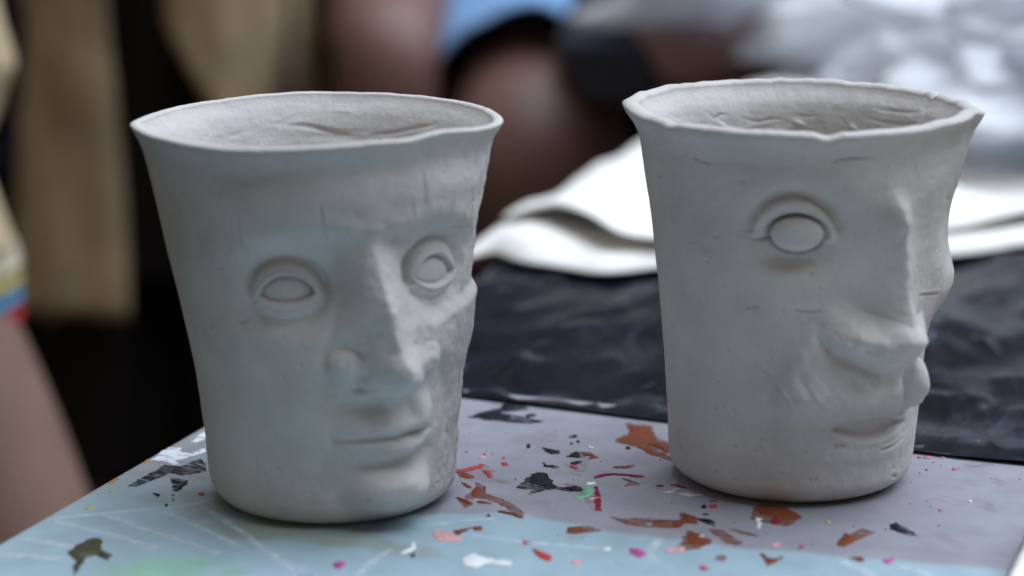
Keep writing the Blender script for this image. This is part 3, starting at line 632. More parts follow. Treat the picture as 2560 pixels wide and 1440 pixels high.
FLECKS = [
    ('rust', [(1258,-173),(1333,-179),(1385,-290),(1444,-363),(1469,-416),(1465,-433),(1423,-387),(1378,-356),(1427,-447),(1463,-479),(1426,-470),(1354,-396),(1289,-372),(1278,-337),(1295,-274)]),
    ('rust', [(936,-820),(961,-840),(995,-871),(978,-885),(952,-880)]),
    ('rust', [(971,-923),(987,-931),(1020,-961),(1021,-975),(987,-953)]),
    ('smear', [(1013,-908),(1041,-926),(1073,-998),(1136,-1030),(1198,-1075),(1234,-1115),(1263,-1183),(1240,-1178),(1169,-1098),(1103,-1055),(1069,-1054),(1045,-1036),(1029,-972)]),
    ('rust', [(1012,-1068),(1040,-1078),(1079,-1104),(1076,-1119),(1037,-1093)]),
    ('rust', [(1166,-1146),(1188,-1138),(1230,-1162),(1260,-1183),(1210,-1163)]),
    ('rust', [(1080,-1077),(1106,-1075),(1113,-1092),(1088,-1095)]),
    ('rust', [(1040,-1017),(1032,-957),(1052,-964),(1075,-1025),(1059,-1044)]),
    ('rust', [(1213,-509),(1239,-508),(1281,-553),(1254,-578),(1258,-539),(1225,-543)]),
    ('rust', [(1348,-626),(1398,-608),(1402,-621),(1360,-637)]),
    ('smear', [(1408,-721),(1441,-731),(1481,-766),(1436,-796),(1441,-759)]),
    ('smear', [(1485,-1082),(1527,-1086),(1565,-1066),(1646,-1056),(1646,-1082),(1592,-1101),(1638,-1135),(1575,-1139),(1530,-1124)]),
    ('rust', [(1677,-980),(1716,-1005),(1736,-1062),(1704,-1061),(1695,-1115),(1678,-1115),(1668,-1061),(1690,-1040)]),
    ('rust', [(1405,-1220),(1434,-1197),(1468,-1229),(1445,-1256),(1418,-1259)]),
    ('rust', [(1149,-1307),(1171,-1280),(1187,-1318),(1170,-1331)]),
    ('rust', [(1113,-1352),(1142,-1322),(1143,-1366),(1135,-1387)]),
    ('rust', [(1732,-1126),(1762,-1140),(1816,-1195),(1804,-1235),(1764,-1244),(1746,-1196)]),
    ('smear', [(1774,-1092),(1811,-1085),(1862,-1133),(1900,-1174),(1890,-1208),(1850,-1186),(1810,-1140)]),
    ('smear', [(1828,-1078),(1853,-1069),(1926,-1098),(1918,-1113),(1864,-1096)]),
    ('black', [(1146,-787),(1159,-761),(1184,-759),(1204,-803),(1224,-824),(1229,-850),(1246,-858),(1255,-876),(1238,-889),(1231,-906),(1209,-879),(1174,-870),(1160,-840)]),
    ('black', [(1078,-504),(1102,-511),(1141,-520),(1153,-547),(1135,-566),(1106,-548)]),
    ('black', [(1134,-652),(1153,-682),(1178,-673),(1179,-695),(1156,-696)]),
    ('black', [(1190,-533),(1201,-514),(1223,-552),(1222,-575),(1184,-574)]),
    ('black', [(1210,-632),(1225,-611),(1245,-604),(1236,-645)]),
    ('black', [(1274,-876),(1305,-851),(1331,-863),(1335,-889),(1312,-897)]),
    ('black', [(747,-258),(763,-200),(805,-133),(796,-84),(829,-54),(843,-119),(813,-182),(875,-220),(863,-266),(808,-269)]),
    ('black', [(908,-182),(932,-156),(944,-177),(926,-218)]),
    ('black', [(1146,-352),(1147,-368),(1140,-370),(1132,-366),(1127,-350),(1131,-344),(1138,-341)]),
    ('black', [(1041,-510),(1046,-525),(1042,-529),(1034,-522),(1029,-507),(1030,-496),(1037,-496)]),
    ('black', [(1342,-416),(1343,-428),(1339,-438),(1329,-430),(1324,-414),(1327,-401),(1336,-404)]),
    ('black', [(1172,-407),(1174,-418),(1169,-422),(1165,-418),(1159,-405),(1160,-395),(1164,-394)]),
    ('black', [(1723,-1015),(1744,-1007),(1776,-1021),(1777,-1040),(1735,-1030)]),
    ('black', [(1720,-905),(1721,-914),(1714,-919),(1705,-916),(1704,-903),(1707,-895),(1714,-894)]),
    ('black', [(1746,-968),(1744,-975),(1738,-978),(1727,-978),(1731,-970),(1734,-965),(1745,-963)]),
    ('black', [(1159,-436),(1159,-442),(1155,-448),(1148,-444),(1148,-436),(1149,-427),(1154,-427)]),
    ('black', [(1118,-848),(1119,-852),(1118,-853),(1116,-852),(1114,-847),(1114,-844),(1117,-845)]),
    ('green', [(1323,-934),(1347,-912),(1334,-861),(1337,-825),(1357,-853),(1376,-874),(1374,-930),(1348,-966)]),
    ('crimson', [(1356,-825),(1372,-834),(1404,-919),(1448,-1037),(1431,-1043),(1404,-973),(1380,-886)]),
    ('crimson', [(1323,-738),(1338,-703),(1374,-683),(1403,-679),(1467,-679),(1469,-699),(1405,-698),(1372,-701),(1346,-729),(1332,-756)]),
    ('red', [(918,-827),(935,-806),(956,-769),(973,-733),(978,-768),(957,-806),(928,-845)]),
    ('red', [(994,-799),(1015,-799),(1042,-847),(1033,-858)]),
    ('red', [(1015,-703),(1035,-696),(1048,-721),(1031,-734)]),
    ('pink', [(929,-674),(937,-648),(960,-663),(945,-683)]),
    ('red', [(942,-636),(941,-641),(939,-645),(934,-642),(932,-636),(933,-630),(938,-630)]),
    ('red', [(1012,-654),(1012,-660),(1008,-663),(1004,-661),(1002,-654),(1002,-647),(1008,-650)]),
    ('red', [(1219,-651),(1255,-675),(1255,-687),(1230,-677)]),
    ('red', [(1319,-1357),(1342,-1373),(1343,-1397)]),
    ('red', [(1370,-1417),(1404,-1435),(1444,-1462),(1453,-1499),(1429,-1496),(1394,-1462)]),
    ('red', [(1750,-890),(1749,-903),(1738,-908),(1728,-906),(1723,-892),(1731,-885),(1741,-880)]),
    ('pink', [(1376,-949),(1401,-923),(1408,-933),(1389,-962)]),
    ('pink', [(1056,-1372),(1089,-1354),(1155,-1398),(1164,-1432),(1115,-1450),(1076,-1415)]),
    ('white', [(1220,-1555),(1232,-1503),(1261,-1528),(1359,-1539),(1360,-1574),(1297,-1573),(1283,-1619),(1239,-1594)]),
    ('white', [(1323,-802),(1348,-786),(1356,-811),(1334,-822)]),
    ('white', [(1202,-436),(1235,-455),(1232,-472)]),
    ('pale', [(1601,-819),(1628,-796),(1684,-803),(1650,-829)]),
    ('pale', [(1564,-819),(1585,-791),(1591,-754),(1602,-764),(1596,-815)]),
    ('crimson', [(1559,-730),(1591,-726),(1621,-757),(1591,-754)]),
    ('crimson', [(1549,-752),(1548,-759),(1537,-770),(1527,-767),(1523,-758),(1532,-747),(1540,-745)]),
    ('crimson', [(1735,-839),(1733,-844),(1722,-848),(1715,-849),(1711,-846),(1720,-840),(1729,-836)]),
    ('white', [(1545,-1342),(1571,-1338),(1579,-1365),(1557,-1367)]),
    ('white', [(1048,-1582),(1052,-1533),(1044,-1475),(1072,-1520),(1065,-1564)]),
    ('magenta', [(1618,-1327),(1642,-1318),(1676,-1353),(1672,-1390),(1633,-1363)]),
    ('pink', [(1714,-1298),(1746,-1262),(1768,-1272),(1757,-1312),(1720,-1320)]),
    ('red', [(1861,-1408),(1864,-1423),(1855,-1430),(1848,-1422),(1838,-1406),(1847,-1399),(1858,-1397)]),
    ('pink', [(1536,-1481),(1538,-1498),(1525,-1504),(1508,-1500),(1503,-1482),(1510,-1459),(1523,-1459)]),
    ('rust', [(1165,-1192),(1166,-1200),(1161,-1203),(1156,-1199),(1152,-1191),(1153,-1183),(1158,-1184)]),
    ('white', [(1787,-1162),(1790,-1174),(1782,-1178),(1774,-1175),(1772,-1160),(1775,-1154),(1781,-1148)]),
    ('magenta', [(943,-1717),(949,-1737),(939,-1749),(921,-1737),(911,-1717),(919,-1702),(932,-1696)]),
    ('black', [(1091,-1584),(1096,-1597),(1090,-1597),(1082,-1592),(1080,-1580),(1078,-1567),(1085,-1570)]),
    ('black', [(258,-1423),(261,-1431),(256,-1431),(252,-1429),(247,-1422),(248,-1414),(254,-1416)]),
    ('yellow', [(77,-1515),(73,-1524),(62,-1533),(45,-1532),(39,-1521),(52,-1512),(65,-1505)]),
    ('yellow', [(48,-1360),(46,-1366),(42,-1369),(35,-1368),(30,-1364),(34,-1357),(42,-1356)]),
    ('rust', [(1853,-859),(1876,-824),(1933,-830),(1996,-897),(1981,-929),(1925,-923),(1883,-913)]),
    ('rust', [(2144,-1055),(2145,-994),(2186,-1022),(2179,-1079),(2166,-1107),(2147,-1102)]),
    ('rust', [(1966,-1239),(1994,-1276),(2020,-1277),(2032,-1250),(2021,-1311),(2006,-1340)]),
    ('rust', [(2242,-1197),(2243,-1209),(2234,-1216),(2226,-1211),(2219,-1198),(2225,-1183),(2237,-1184)]),
    ('smear', [(1892,-1313),(1893,-1329),(1881,-1342),(1862,-1332),(1860,-1316),(1866,-1292),(1883,-1292)]),
    ('crimson', [(1956,-954),(1952,-978),(1944,-992),(1929,-979),(1923,-952),(1930,-931),(1942,-940)]),
    ('pink', [(2001,-1150),(2001,-1161),(1990,-1178),(1978,-1169),(1970,-1152),(1980,-1142),(1991,-1134)]),
    ('magenta', [(2067,-1153),(2067,-1166),(2061,-1168),(2054,-1165),(2053,-1151),(2054,-1140),(2062,-1144)]),
    ('magenta', [(2287,-1186),(2313,-1154),(2322,-1179),(2310,-1212)]),
    ('black', [(2248,-882),(2262,-858),(2301,-925),(2285,-937),(2258,-916)]),
    ('black', [(2325,-931),(2327,-939),(2323,-944),(2318,-940),(2317,-927),(2319,-920),(2323,-919)]),
    ('yellow', [(2087,-919),(2088,-929),(2082,-933),(2077,-928),(2075,-918),(2076,-906),(2083,-909)]),
    ('white', [(1874,-942),(1892,-948),(1918,-1052),(1902,-1033)]),
    ('white', [(2429,-592),(2428,-598),(2424,-601),(2421,-600),(2417,-592),(2421,-589),(2425,-586)]),
    ('pinkdot', [(2245,-200),(2245,-213),(2232,-218),(2219,-216),(2219,-201),(2227,-193),(2239,-188)]),
    ('pinkdot', [(2280,-187),(2282,-197),(2275,-200),(2269,-198),(2266,-188),(2272,-182),(2277,-179)]),
    ('pinkdot', [(2337,-156),(2336,-164),(2332,-165),(2328,-162),(2327,-157),(2329,-152),(2334,-150)]),
    ('pinkdot', [(2211,-210),(2212,-218),(2204,-220),(2199,-219),(2199,-210),(2202,-205),(2208,-204)]),
    ('pinkdot', [(2254,-330),(2254,-336),(2249,-336),(2245,-335),(2246,-330),(2247,-325),(2251,-325)]),
    ('pinkdot', [(2240,-368),(2239,-371),(2237,-374),(2234,-372),(2232,-368),(2235,-365),(2237,-365)]),
    ('pinkdot', [(2338,-289),(2337,-302),(2328,-306),(2320,-301),(2318,-292),(2325,-281),(2333,-281)]),
    ('pinkdot', [(2342,-277),(2342,-280),(2340,-283),(2337,-281),(2337,-277),(2339,-275),(2341,-274)]),
    ('pinkdot', [(2259,-244),(2259,-249),(2256,-251),(2253,-249),(2252,-245),(2255,-242),(2258,-241)]),
    ('pinkdot', [(2285,-264),(2285,-268),(2282,-269),(2280,-268),(2279,-264),(2281,-262),(2284,-261)]),
    ('pinkdot', [(2234,-469),(2232,-473),(2230,-475),(2228,-474),(2226,-470),(2228,-467),(2231,-466)]),
    ('pinkdot', [(2270,-670),(2270,-675),(2267,-679),(2262,-676),(2261,-670),(2264,-667),(2267,-664)]),
    ('pinkdot', [(2331,-672),(2329,-677),(2327,-678),(2324,-677),(2323,-672),(2325,-669),(2328,-669)]),
    ('pinkdot', [(2364,-699),(2366,-709),(2359,-711),(2354,-708),(2351,-699),(2355,-692),(2363,-693)]),
    ('pinkdot', [(2532,-328),(2531,-333),(2529,-334),(2526,-333),(2526,-328),(2527,-324),(2530,-326)]),
    ('pinkdot', [(2309,-627),(2308,-630),(2306,-630),(2305,-629),(2304,-627),(2305,-625),(2307,-625)]),
    ('scratch', [(60,-1303),(55,-1228),(62,-1148),(61,-1069),(119,-1061),(133,-976),(174,-1015),(214,-1093),(165,-1150),(119,-1140),(99,-1225),(83,-1295)]),
    ('black', [(211,-1292),(198,-1189),(208,-1192),(221,-1288)]),
    ('black', [(162,-1335),(187,-1338),(195,-1360)]),
    ('black', [(229,-1329),(231,-1336),(230,-1341),(225,-1336),(221,-1327),(221,-1324),(224,-1323)]),
    ('black', [(251,-1370),(253,-1375),(250,-1376),(247,-1374),(244,-1370),(244,-1364),(246,-1364)]),
    ('whiteglare', [(-4,-1046),(-17,-906),(22,-892),(47,-938),(81,-940),(93,-873),(119,-898),(99,-974),(83,-1007),(71,-1025),(117,-1069),(101,-1081),(59,-1043),(25,-1042)]),  # white reflection near the left edge, put in as colour
    ('whiteglare', [(23,-828),(13,-716),(29,-718),(52,-767),(44,-827)]),  # second patch of the painted reflection
    ('red', [(307,-1291),(311,-1301),(304,-1305),(292,-1302),(288,-1289),(292,-1282),(303,-1282)]),
    ('edge_glint', [(-10,-1082),(-14,-1039),(-5,-1046),(-3,-1082)]),  # orange glints along the board's edge, painted as slim flecks
    ('edge_glint', [(-7,-1302),(-9,-1239),(-1,-1246),(0,-1300)]),
    ('olive', [(190,-1882),(186,-1808),(194,-1750),(217,-1742),(244,-1776),(263,-1823),(319,-1856),(326,-1896),(281,-1870),(260,-1899),(284,-1973),(304,-2027),(293,-2026),(245,-1925)]),
]
LINES = [
    (9, [(8,-1642),(104,-1555),(240,-1458),(338,-1375),(342,-1312)]),
    (14, [(23,-1654),(227,-1705),(402,-1762)]),
    (12, [(123,-1554),(302,-1632),(471,-1693),(588,-1747)]),
    (11, [(255,-1464),(434,-1562),(612,-1674)]),
    (16, [(13,-1816),(183,-1830)]),
    (16, [(30,-1956),(222,-1923)]),
    (12, [(358,-1392),(534,-1537),(708,-1689),(849,-1815)]),
    (10, [(1006,-1353),(1118,-1248),(1193,-1208)]),
    (12, [(1135,-1368),(1326,-1373),(1548,-1353)]),
    (14, [(1676,-1209),(1679,-1376),(1776,-1445)]),
    (14, [(2158,-1204),(2298,-1312)]),
    (14, [(2335,-1209),(2445,-1259)]),
    (12, [(1008,-1552),(1002,-1695),(1008,-1781)]),
]

def fleck(k, kind, pts):
    P = np.array(pts, float) * 1e-4
    n = len(P); out = []
    rr = random.Random(k)
    for i in range(n):                                           # roughen the outline
        a, b = P[i], P[(i + 1) % n]; L = np.linalg.norm(b - a); s = max(1, min(8, int(L / 0.0007)))
        nrm = np.array([b[1] - a[1], a[0] - b[0]]) / (L + 1e-9)
        for j in range(s):
            t = j / s; out.append(a * (1 - t) + b * t + nrm * rr.uniform(-.5, .5) * min(L / s, .0011) * (1 if j else .4))
    out = [tuple(a * .75 + b * .25) for a, b in zip(out, out[1:] + out[:1])] if len(out) < 5 else [tuple(w) for a, b in zip(out, out[1:] + out[:1]) for w in (a * .75 + b * .25, a * .25 + b * .75)]
    O = np.array(out); c = O.mean(0); m = len(O)
    flat = kind in ('smear', 'scratch', 'whiteglare', 'redfilm', 'stain_rust', 'stain_grey', 'stain_pink', 'stain_white')
    h = 0.00006 if flat else rr.uniform(0.00012, 0.00034)
    z0 = 0.00004 + (k % 7) * 0.000012
    V = [(x, y, z0) for x, y in O]
    ring = c + (O - c) * 0.86
    V += [(x, y, z0 + h * rr.uniform(.7, 1.3)) for x, y in ring]
    bm = bmesh.new(); vs = [bm.verts.new(v) for v in V]
    for i in range(m): bm.faces.new((vs[i], vs[(i + 1) % m], vs[m + (i + 1) % m], vs[m + i]))
    f = bm.faces.new(vs[m:2 * m]); bmesh.ops.triangulate(bm, faces=[f])
    bmesh.ops.recalc_face_normals(bm, faces=bm.faces)
    nm = 'paint_or_glare_smear' if flat else 'paint_or_glint_fleck'
    me = bpy.data.meshes.new(nm); bm.to_mesh(me); bm.free()
    return link_mesh(nm, me, PAINT[kind], board)
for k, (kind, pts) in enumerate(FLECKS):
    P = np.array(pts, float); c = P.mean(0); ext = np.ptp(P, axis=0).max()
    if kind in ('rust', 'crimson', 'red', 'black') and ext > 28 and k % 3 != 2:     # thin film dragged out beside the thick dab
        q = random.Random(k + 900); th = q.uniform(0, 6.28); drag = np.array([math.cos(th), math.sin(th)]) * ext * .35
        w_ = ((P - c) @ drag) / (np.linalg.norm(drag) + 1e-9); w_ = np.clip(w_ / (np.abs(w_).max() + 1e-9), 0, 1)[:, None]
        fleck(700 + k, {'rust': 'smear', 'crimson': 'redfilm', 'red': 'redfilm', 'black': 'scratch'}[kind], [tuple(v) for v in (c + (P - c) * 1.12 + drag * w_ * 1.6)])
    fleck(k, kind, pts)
rr = random.Random(77)
for k in range(26):                                              # faint rubbed stains
    b, a = rr.uniform(.05, .25), rr.uniform(-.2, -.02); th = rr.uniform(0, 3.14); L, W = rr.uniform(.004, .014), rr.uniform(.0012, .004)
    fleck(1200 + k, rr.choice(['stain_rust', 'stain_rust', 'stain_grey', 'stain_pink']), [((b + L * math.cos(t) * math.cos(th) - W * math.sin(t) * math.sin(th)) * 1e4, (a + L * math.cos(t) * math.sin(th) + W * math.sin(t) * math.cos(th)) * 1e4) for t in np.linspace(0, 5.7, 10)])
rr = random.Random(5)
for k in range(34):                                              # stray specks between the larger flecks
    b, a = rr.uniform(.06, .245), rr.uniform(-.16, -.02); s = rr.uniform(.00010, .00030)
    fleck(500 + k, rr.choice(['rust', 'black', 'pinkdot', 'white', 'pale', 'rust']), [((b + s * math.cos(t) * rr.uniform(.6, 1.5)) * 1e4, (a + s * math.sin(t) * rr.uniform(.6, 2.0)) * 1e4) for t in np.linspace(0, 5.2, 6)])
for w, pts in LINES:
    p, _ = chaikin([(x * 1e-4, y * 1e-4) for x, y in pts], [], 2); p = np.array(p); hw = w * 0.00005 * 1.9
    tg = np.gradient(p, axis=0); tg /= np.linalg.norm(tg, axis=1)[:, None]; nn = np.stack([-tg[:, 1], tg[:, 0]], 1)
    V = [(*(q + n_ * hw), 0.00003) for q, n_ in zip(p, nn)] + [(*(q - n_ * hw), 0.00003) for q, n_ in zip(p, nn)]; m = len(p)
    py_obj('printed_line', V, [(m + i, m + i + 1, i + 1, i) for i in range(m - 1)], LINE_M, board)

# ------------------------------------------------------------------ white cloth, folded over itself, and crumpled plastic bags
cloth_m = simple('cream_cotton_cloth', (0.83, 0.81, 0.75), (0.88, 0.87, 0.84), 30, 0.9, 0.4, 700, 0.1, dist=0.0004)
cloth = empty('folded_white_cloth', tw(0, .2, 0.0), 0); cloth.location = (T0[0], T0[1], 0); cloth.rotation_euler = (0, 0, TROT)
tag(cloth, 'white cloth folded over itself on the table behind the two cups', 'cloth')
def cloth_layer(name, front, zprof, b0, b1, a1, seed, amp, lift):
    nb, na = 150, 120
    B_ = np.linspace(b0, b1, nb)[None, :].repeat(na, 0)
    s = np.linspace(0, 1, na); S = s[:, None].repeat(nb, 1)
    f = smooth_interp(front, B_, .006)
    off = np.interp(S, [p[0] for p in zprof], [p[1] for p in zprof]); z = np.interp(S, [p[0] for p in zprof], [p[2] for p in zprof])
    last = zprof[-1][0]
    A_ = f + off + np.clip((S - last) / (1 - last), 0, 1) * (a1 - f - off)
    z = z + amp * (fbm(B_ * 14, A_ * 14, seed, 3) * 1.2 + 0.5 * ridged(B_ * 9, A_ * 6, seed + 5, 2) * sstep(last, 1, S))
    rs2 = np.random.RandomState(seed); cr = 0
    for k in range(7):
        th = rs2.uniform(0, math.pi); fq = rs2.uniform(8, 30); cr = cr + tri((B_ * math.cos(th) + A_ * math.sin(th)) * fq + .8 * fbm(B_ * 8, A_ * 8, seed + k, 2) + rs2.uniform(0, 2)) * (8 / fq)
    z = z + 0.0038 * (cr - cr.mean()) * sstep(0, .2, S) + 0.0045 * np.maximum(0, fbm(B_ * 22, B_ * 0 + seed, seed, 2)) * np.exp(-((S - .1) / .08) ** 2)
    z = z + lift * np.exp(-((B_ - .030) / .034) ** 2) * np.exp(-(A_ - f) / .045)
    z = z - np.where(B_ < 0.0, (0.0 - B_) * 0.25, 0)
    o = link_mesh(name, np_mesh(name, np.stack([B_, A_, z], -1).reshape(-1, 3), grid_quads(na, nb)), cloth_m, cloth)
    so = o.modifiers.new('thickness', 'SOLIDIFY'); so.thickness = 0.0010; so.offset = 0
    return o
LOW = [(-.02, .200), (-.0147, .2093), (-.0096, .212), (.0155, .186), (.0335, .1843), (.0566, .1766), (.070, .205), (.12, .225), (.18, .262), (.205, .30), (.45, .34)]
UPP = [(-.03, .205), (-.017, .205), (-.001, .195), (.007, .2), (.0326, .172), (.055, .150), (.066, .16), (.10, .19), (.18, .235), (.205, .29), (.45, .33)]
cloth_layer('lower_layer', LOW, [(0, 0, .0022), (.03, .004, .0045), (.08, .012, .0060), (.14, .03, .0065)], -.018, .46, .86, 71, .0014, 0)
cloth_layer('upper_layer', [(x, y + .046) for x, y in UPP], [(0, 0, .0105), (.04, .004, .0118), (.1, .015, .0120), (.2, .04, .0118)], -.016, .455, .84, 77, .0014, .0095)

bag_m, bnt, bp = mat('white_film_plastic')
bp.inputs['Base Color'].default_value = (0.92, 0.94, 0.97, 1); bp.inputs['Roughness'].default_value = 0.35; bp.inputs['Subsurface Weight'].default_value = 0.0
tl = node(bnt, 'ShaderNodeBsdfTranslucent'); tl.inputs[0].default_value = (0.86, 0.90, 0.97, 1)
ms = node(bnt, 'ShaderNodeMixShader'); ms.inputs[0].default_value = 0.35
bnt.links.new(bp.outputs[0], ms.inputs[1]); bnt.links.new(tl.outputs[0], ms.inputs[2]); bnt.links.new(ms.outputs[0], bnt.nodes['Material Output'].inputs[0])
def crumple(name, loc, size, seed, label, n=150):
    rs = np.random.RandomState(seed)
    th = np.linspace(0, 2 * math.pi, n, endpoint=False)[None, :].repeat(n // 2, 0); ph = np.linspace(0.02, math.pi - .02, n // 2)[:, None].repeat(n, 1)
    D = np.stack([np.sin(ph) * np.cos(th), np.sin(ph) * np.sin(th), np.cos(ph)], -1)
    h = 0
    for k in range(26):
        v = rs.normal(size=3); v /= np.linalg.norm(v); fq = rs.uniform(1.5, 9)
        h = h + tri(D @ v * fq + rs.uniform(0, 2)) * (1.8 / fq)
    h = (h - h.mean()) / h.std()
    P = D * (1 + 0.13 * h)[..., None] * np.array(size)
    P[..., 2] = np.maximum(P[..., 2], -size[2] * 0.62)
    P[..., 2] += size[2] * 0.62
    o = link_mesh(name, np_mesh(name, P.reshape(-1, 3), grid_quads(n // 2, n, True)), bag_m, smooth=False)
    o.location = loc; tag(o, label, 'plastic bag', 'crumpled white plastic bags on the cloth'); return o
crumple('crumpled_plastic_bag', (0.262, 0.93, 0.020), (0.19, 0.17, 0.07), 3, 'large crumpled white plastic bag at the back of the cloth')
crumple('crumpled_plastic_bag', (0.285, 0.56, 0.020), (0.105, 0.13, 0.05), 8, 'smaller crumpled white plastic bag at the right edge beside the moustached cup')
# corner of another cloth beside the board
nb, na = 50, 60
B_, A_ = np.meshgrid(np.linspace(.2660, .36, nb), np.linspace(-.30, -.075, na))
z = .006 + .004 * fbm(B_ * 40, A_ * 40, 12, 3) + .003 * sstep(.26, .275, B_)
c2 = link_mesh('cloth_scrap', np_mesh('cloth_scrap', np.stack([B_, A_, z], -1).reshape(-1, 3), grid_quads(na, nb)), cloth_m)
so = c2.modifiers.new('thickness', 'SOLIDIFY'); so.thickness = 0.003; so.offset = 0
c2.location = (T0[0], T0[1], 0); c2.rotation_euler = (0, 0, TROT); tag(c2, 'white cloth scrap beside the right edge of the painted board', 'cloth')

# ------------------------------------------------------------------ people behind the table (out of focus)
def skin_mat(name, c): 
    return simple(name, tuple(v * .86 for v in c), tuple(v * 1.1 for v in c), 18, 0.5, 0.15, 300, 0.4, dist=0.0006, subsurf=0.08)
def body(name, joints, bones, m, root, label):
    """one continuous skinned figure; joints: name -> (x, y, z, rx, ry)"""
    keys = list(joints); me = bpy.data.meshes.new(name)
    me.from_pydata([joints[k][:3] for k in keys], [(keys.index(a), keys.index(b)) for a, b in bones], []); me.update()
    o = bpy.data.objects.new(name, me); COL.objects.link(o); me.materials.append(m)
    sk = o.modifiers.new('skin', 'SKIN'); sk.use_smooth_shade = True; sk.branch_smoothing = 0.3
    for k, v in zip(keys, me.skin_vertices[0].data):
        v.radius = joints[k][3:5]; v.use_root = (k == root)
    ss = o.modifiers.new('subdivision', 'SUBSURF'); ss.levels = 2; ss.render_levels = 2
    tag(o, label, 'person'); return o
def figure(x, y, s, turn, skin, label, pose=None, width=1.0):
    """standing figure, feet on the ground; s = height in metres"""
    c, sn = math.cos(turn), math.sin(turn)
    J = {}
    def j(k, dx, dy, h, rx, ry=None):
        dx *= s * width; dy *= s
        J[k] = (x + dx * c - dy * sn, y + dx * sn + dy * c, GROUND_Z + h * s, rx * s, (ry or rx) * s)
    j('pelvis', 0, 0, .52, .085, .065); j('belly', 0, 0, .60, .078, .060); j('chest', 0, 0, .72, .092, .066); j('neck', 0, 0, .83, .034); j('chin', 0, -.012, .872, .040, .046); j('head', 0, -.006, .935, .050, .060); j('crown', 0, .002, .985, .030, .036)
    for sd, q in ((-1, 'l'), (1, 'r')):
        j('hip' + q, sd * .052, 0, .49, .055); j('thigh' + q, sd * .056, -.006, .38, .048); j('knee' + q, sd * .056, -.008, .275, .036); j('calf' + q, sd * .056, .008, .20, .034); j('ankle' + q, sd * .056, .006, .045, .022); j('toe' + q, sd * .066, -.085, .014, .024, .012)
        j('shoulder' + q, sd * .115, 0, .805, .034); j('elbow' + q, sd * .150, .012, .635, .025); j('wrist' + q, sd * .155, -.02, .50, .017); j('palm' + q, sd * .155, -.028, .465, .016, .022)
        for f in range(4): j('finger%d%s' % (f, q), sd * .150, -.048 + f * .013, .428 - (.006 if f in (1, 2) else 0), .0062); j('tip%d%s' % (f, q), sd * .146, -.048 + f * .012, .400 - (.006 if f in (1, 2) else 0), .0052)
        j('thumb' + q, sd * .147, -.054, .458, .007); j('thumbtip' + q, sd * .142, -.066, .436, .0058)
    if pose: pose(J)
    E = [('pelvis', 'belly'), ('belly', 'chest'), ('chest', 'neck'), ('neck', 'chin'), ('chin', 'head'), ('head', 'crown')]
    for q in 'lr':
        E += [('pelvis', 'hip' + q), ('hip' + q, 'thigh' + q), ('thigh' + q, 'knee' + q), ('knee' + q, 'calf' + q), ('calf' + q, 'ankle' + q), ('ankle' + q, 'toe' + q), ('chest', 'shoulder' + q), ('shoulder' + q, 'elbow' + q), ('elbow' + q, 'wrist' + q), ('wrist' + q, 'palm' + q), ('palm' + q, 'thumb' + q), ('thumb' + q, 'thumbtip' + q)]
        for f in range(4): E += [('palm' + q, 'finger%d%s' % (f, q)), ('finger%d%s' % (f, q), 'tip%d%s' % (f, q))]
    return body('person', J, E, skin, 'pelvis', label), J
def garment(name, rings, m, parent, seed=1, fold=0.006, a0=0.0, a1=360.0, thick=0.003, n=72):
    """loft through elliptical rings (x, y, z, rx, ry); a0..a1 leaves an opening; 0 deg points to the right, 270 to the camera"""
    full = a1 - a0 >= 359.9; u_ = np.linspace(0, 1, n, endpoint=not full)
    R_ = np.array([tuple(q) if len(q) == 7 else (*q, a0, a1) for q in rings], float); L = len(R_); tt_ = np.linspace(0, L - 1, 14 * (L - 1) + 1)
    R2 = np.stack([np.interp(tt_, np.arange(L), R_[:, c]) for c in range(7)], 1)
    T2 = tt_[:, None] + 0 * u_[None, :]; TH = np.radians(R2[:, 5][:, None] + (R2[:, 6] - R2[:, 5])[:, None] * u_[None, :])
    f = 1 + (fold / R2[:, 3][:, None]) * (fbm(np.cos(TH) * 2.2 + seed, np.sin(TH) * 2.2 + T2 * .35, seed, 3) * 1.4 + 0.6 * np.sin(TH * 5 + seed + T2 * .8))
    X = R2[:, 0][:, None] + R2[:, 3][:, None] * np.cos(TH) * f; Y = R2[:, 1][:, None] + R2[:, 4][:, None] * np.sin(TH) * f; Z = R2[:, 2][:, None] + 0 * TH
    o = link_mesh(name, np_mesh(name, np.stack([X, Y, Z], -1).reshape(-1, 3), grid_quads(len(tt_), n, full)), m, parent)
    so = o.modifiers.new('thickness', 'SOLIDIFY'); so.thickness = thick; so.offset = 0
    return o
def fabric(name, c): return simple(name, tuple(v * .8 for v in c), tuple(min(1, v * 1.15) for v in c), 30, 0.85, 0.4, 260, 0.15, dist=0.002)
def hair(J, m, parent, s):
    x, y, z = J['head'][:3]; bm = bmesh.new(); bmesh.ops.create_uvsphere(bm, u_segments=24, v_segments=16, radius=1)
    for v in list(bm.verts):
        if v.co.z < -0.1 and v.co.y < 0.2: v.co.z = -0.1 + (v.co.z + .1) * .1
        q = 1 + .05 * math.sin(v.co.x * 17) * math.sin(v.co.z * 13)
        v.co = Vector((x + v.co.x * .062 * s * q, y + .012 * s + v.co.y * .068 * s * q, z + .014 * s + v.co.z * .062 * s * q))
    me = bpy.data.meshes.new('hair'); bm.to_mesh(me); bm.free(); return link_mesh('hair', me, m, parent)
hair_m = simple('dark_hair', (0.008, 0.006, 0.005), (0.02, 0.015, 0.012), 60, 0.5)
skin_a = skin_mat('tan_skin', (0.235, 0.142, 0.110)); skin_c = skin_mat('brown_skin', (0.20, 0.105, 0.085)); skin_d = skin_mat('rosy_skin', (0.58, 0.38, 0.36))
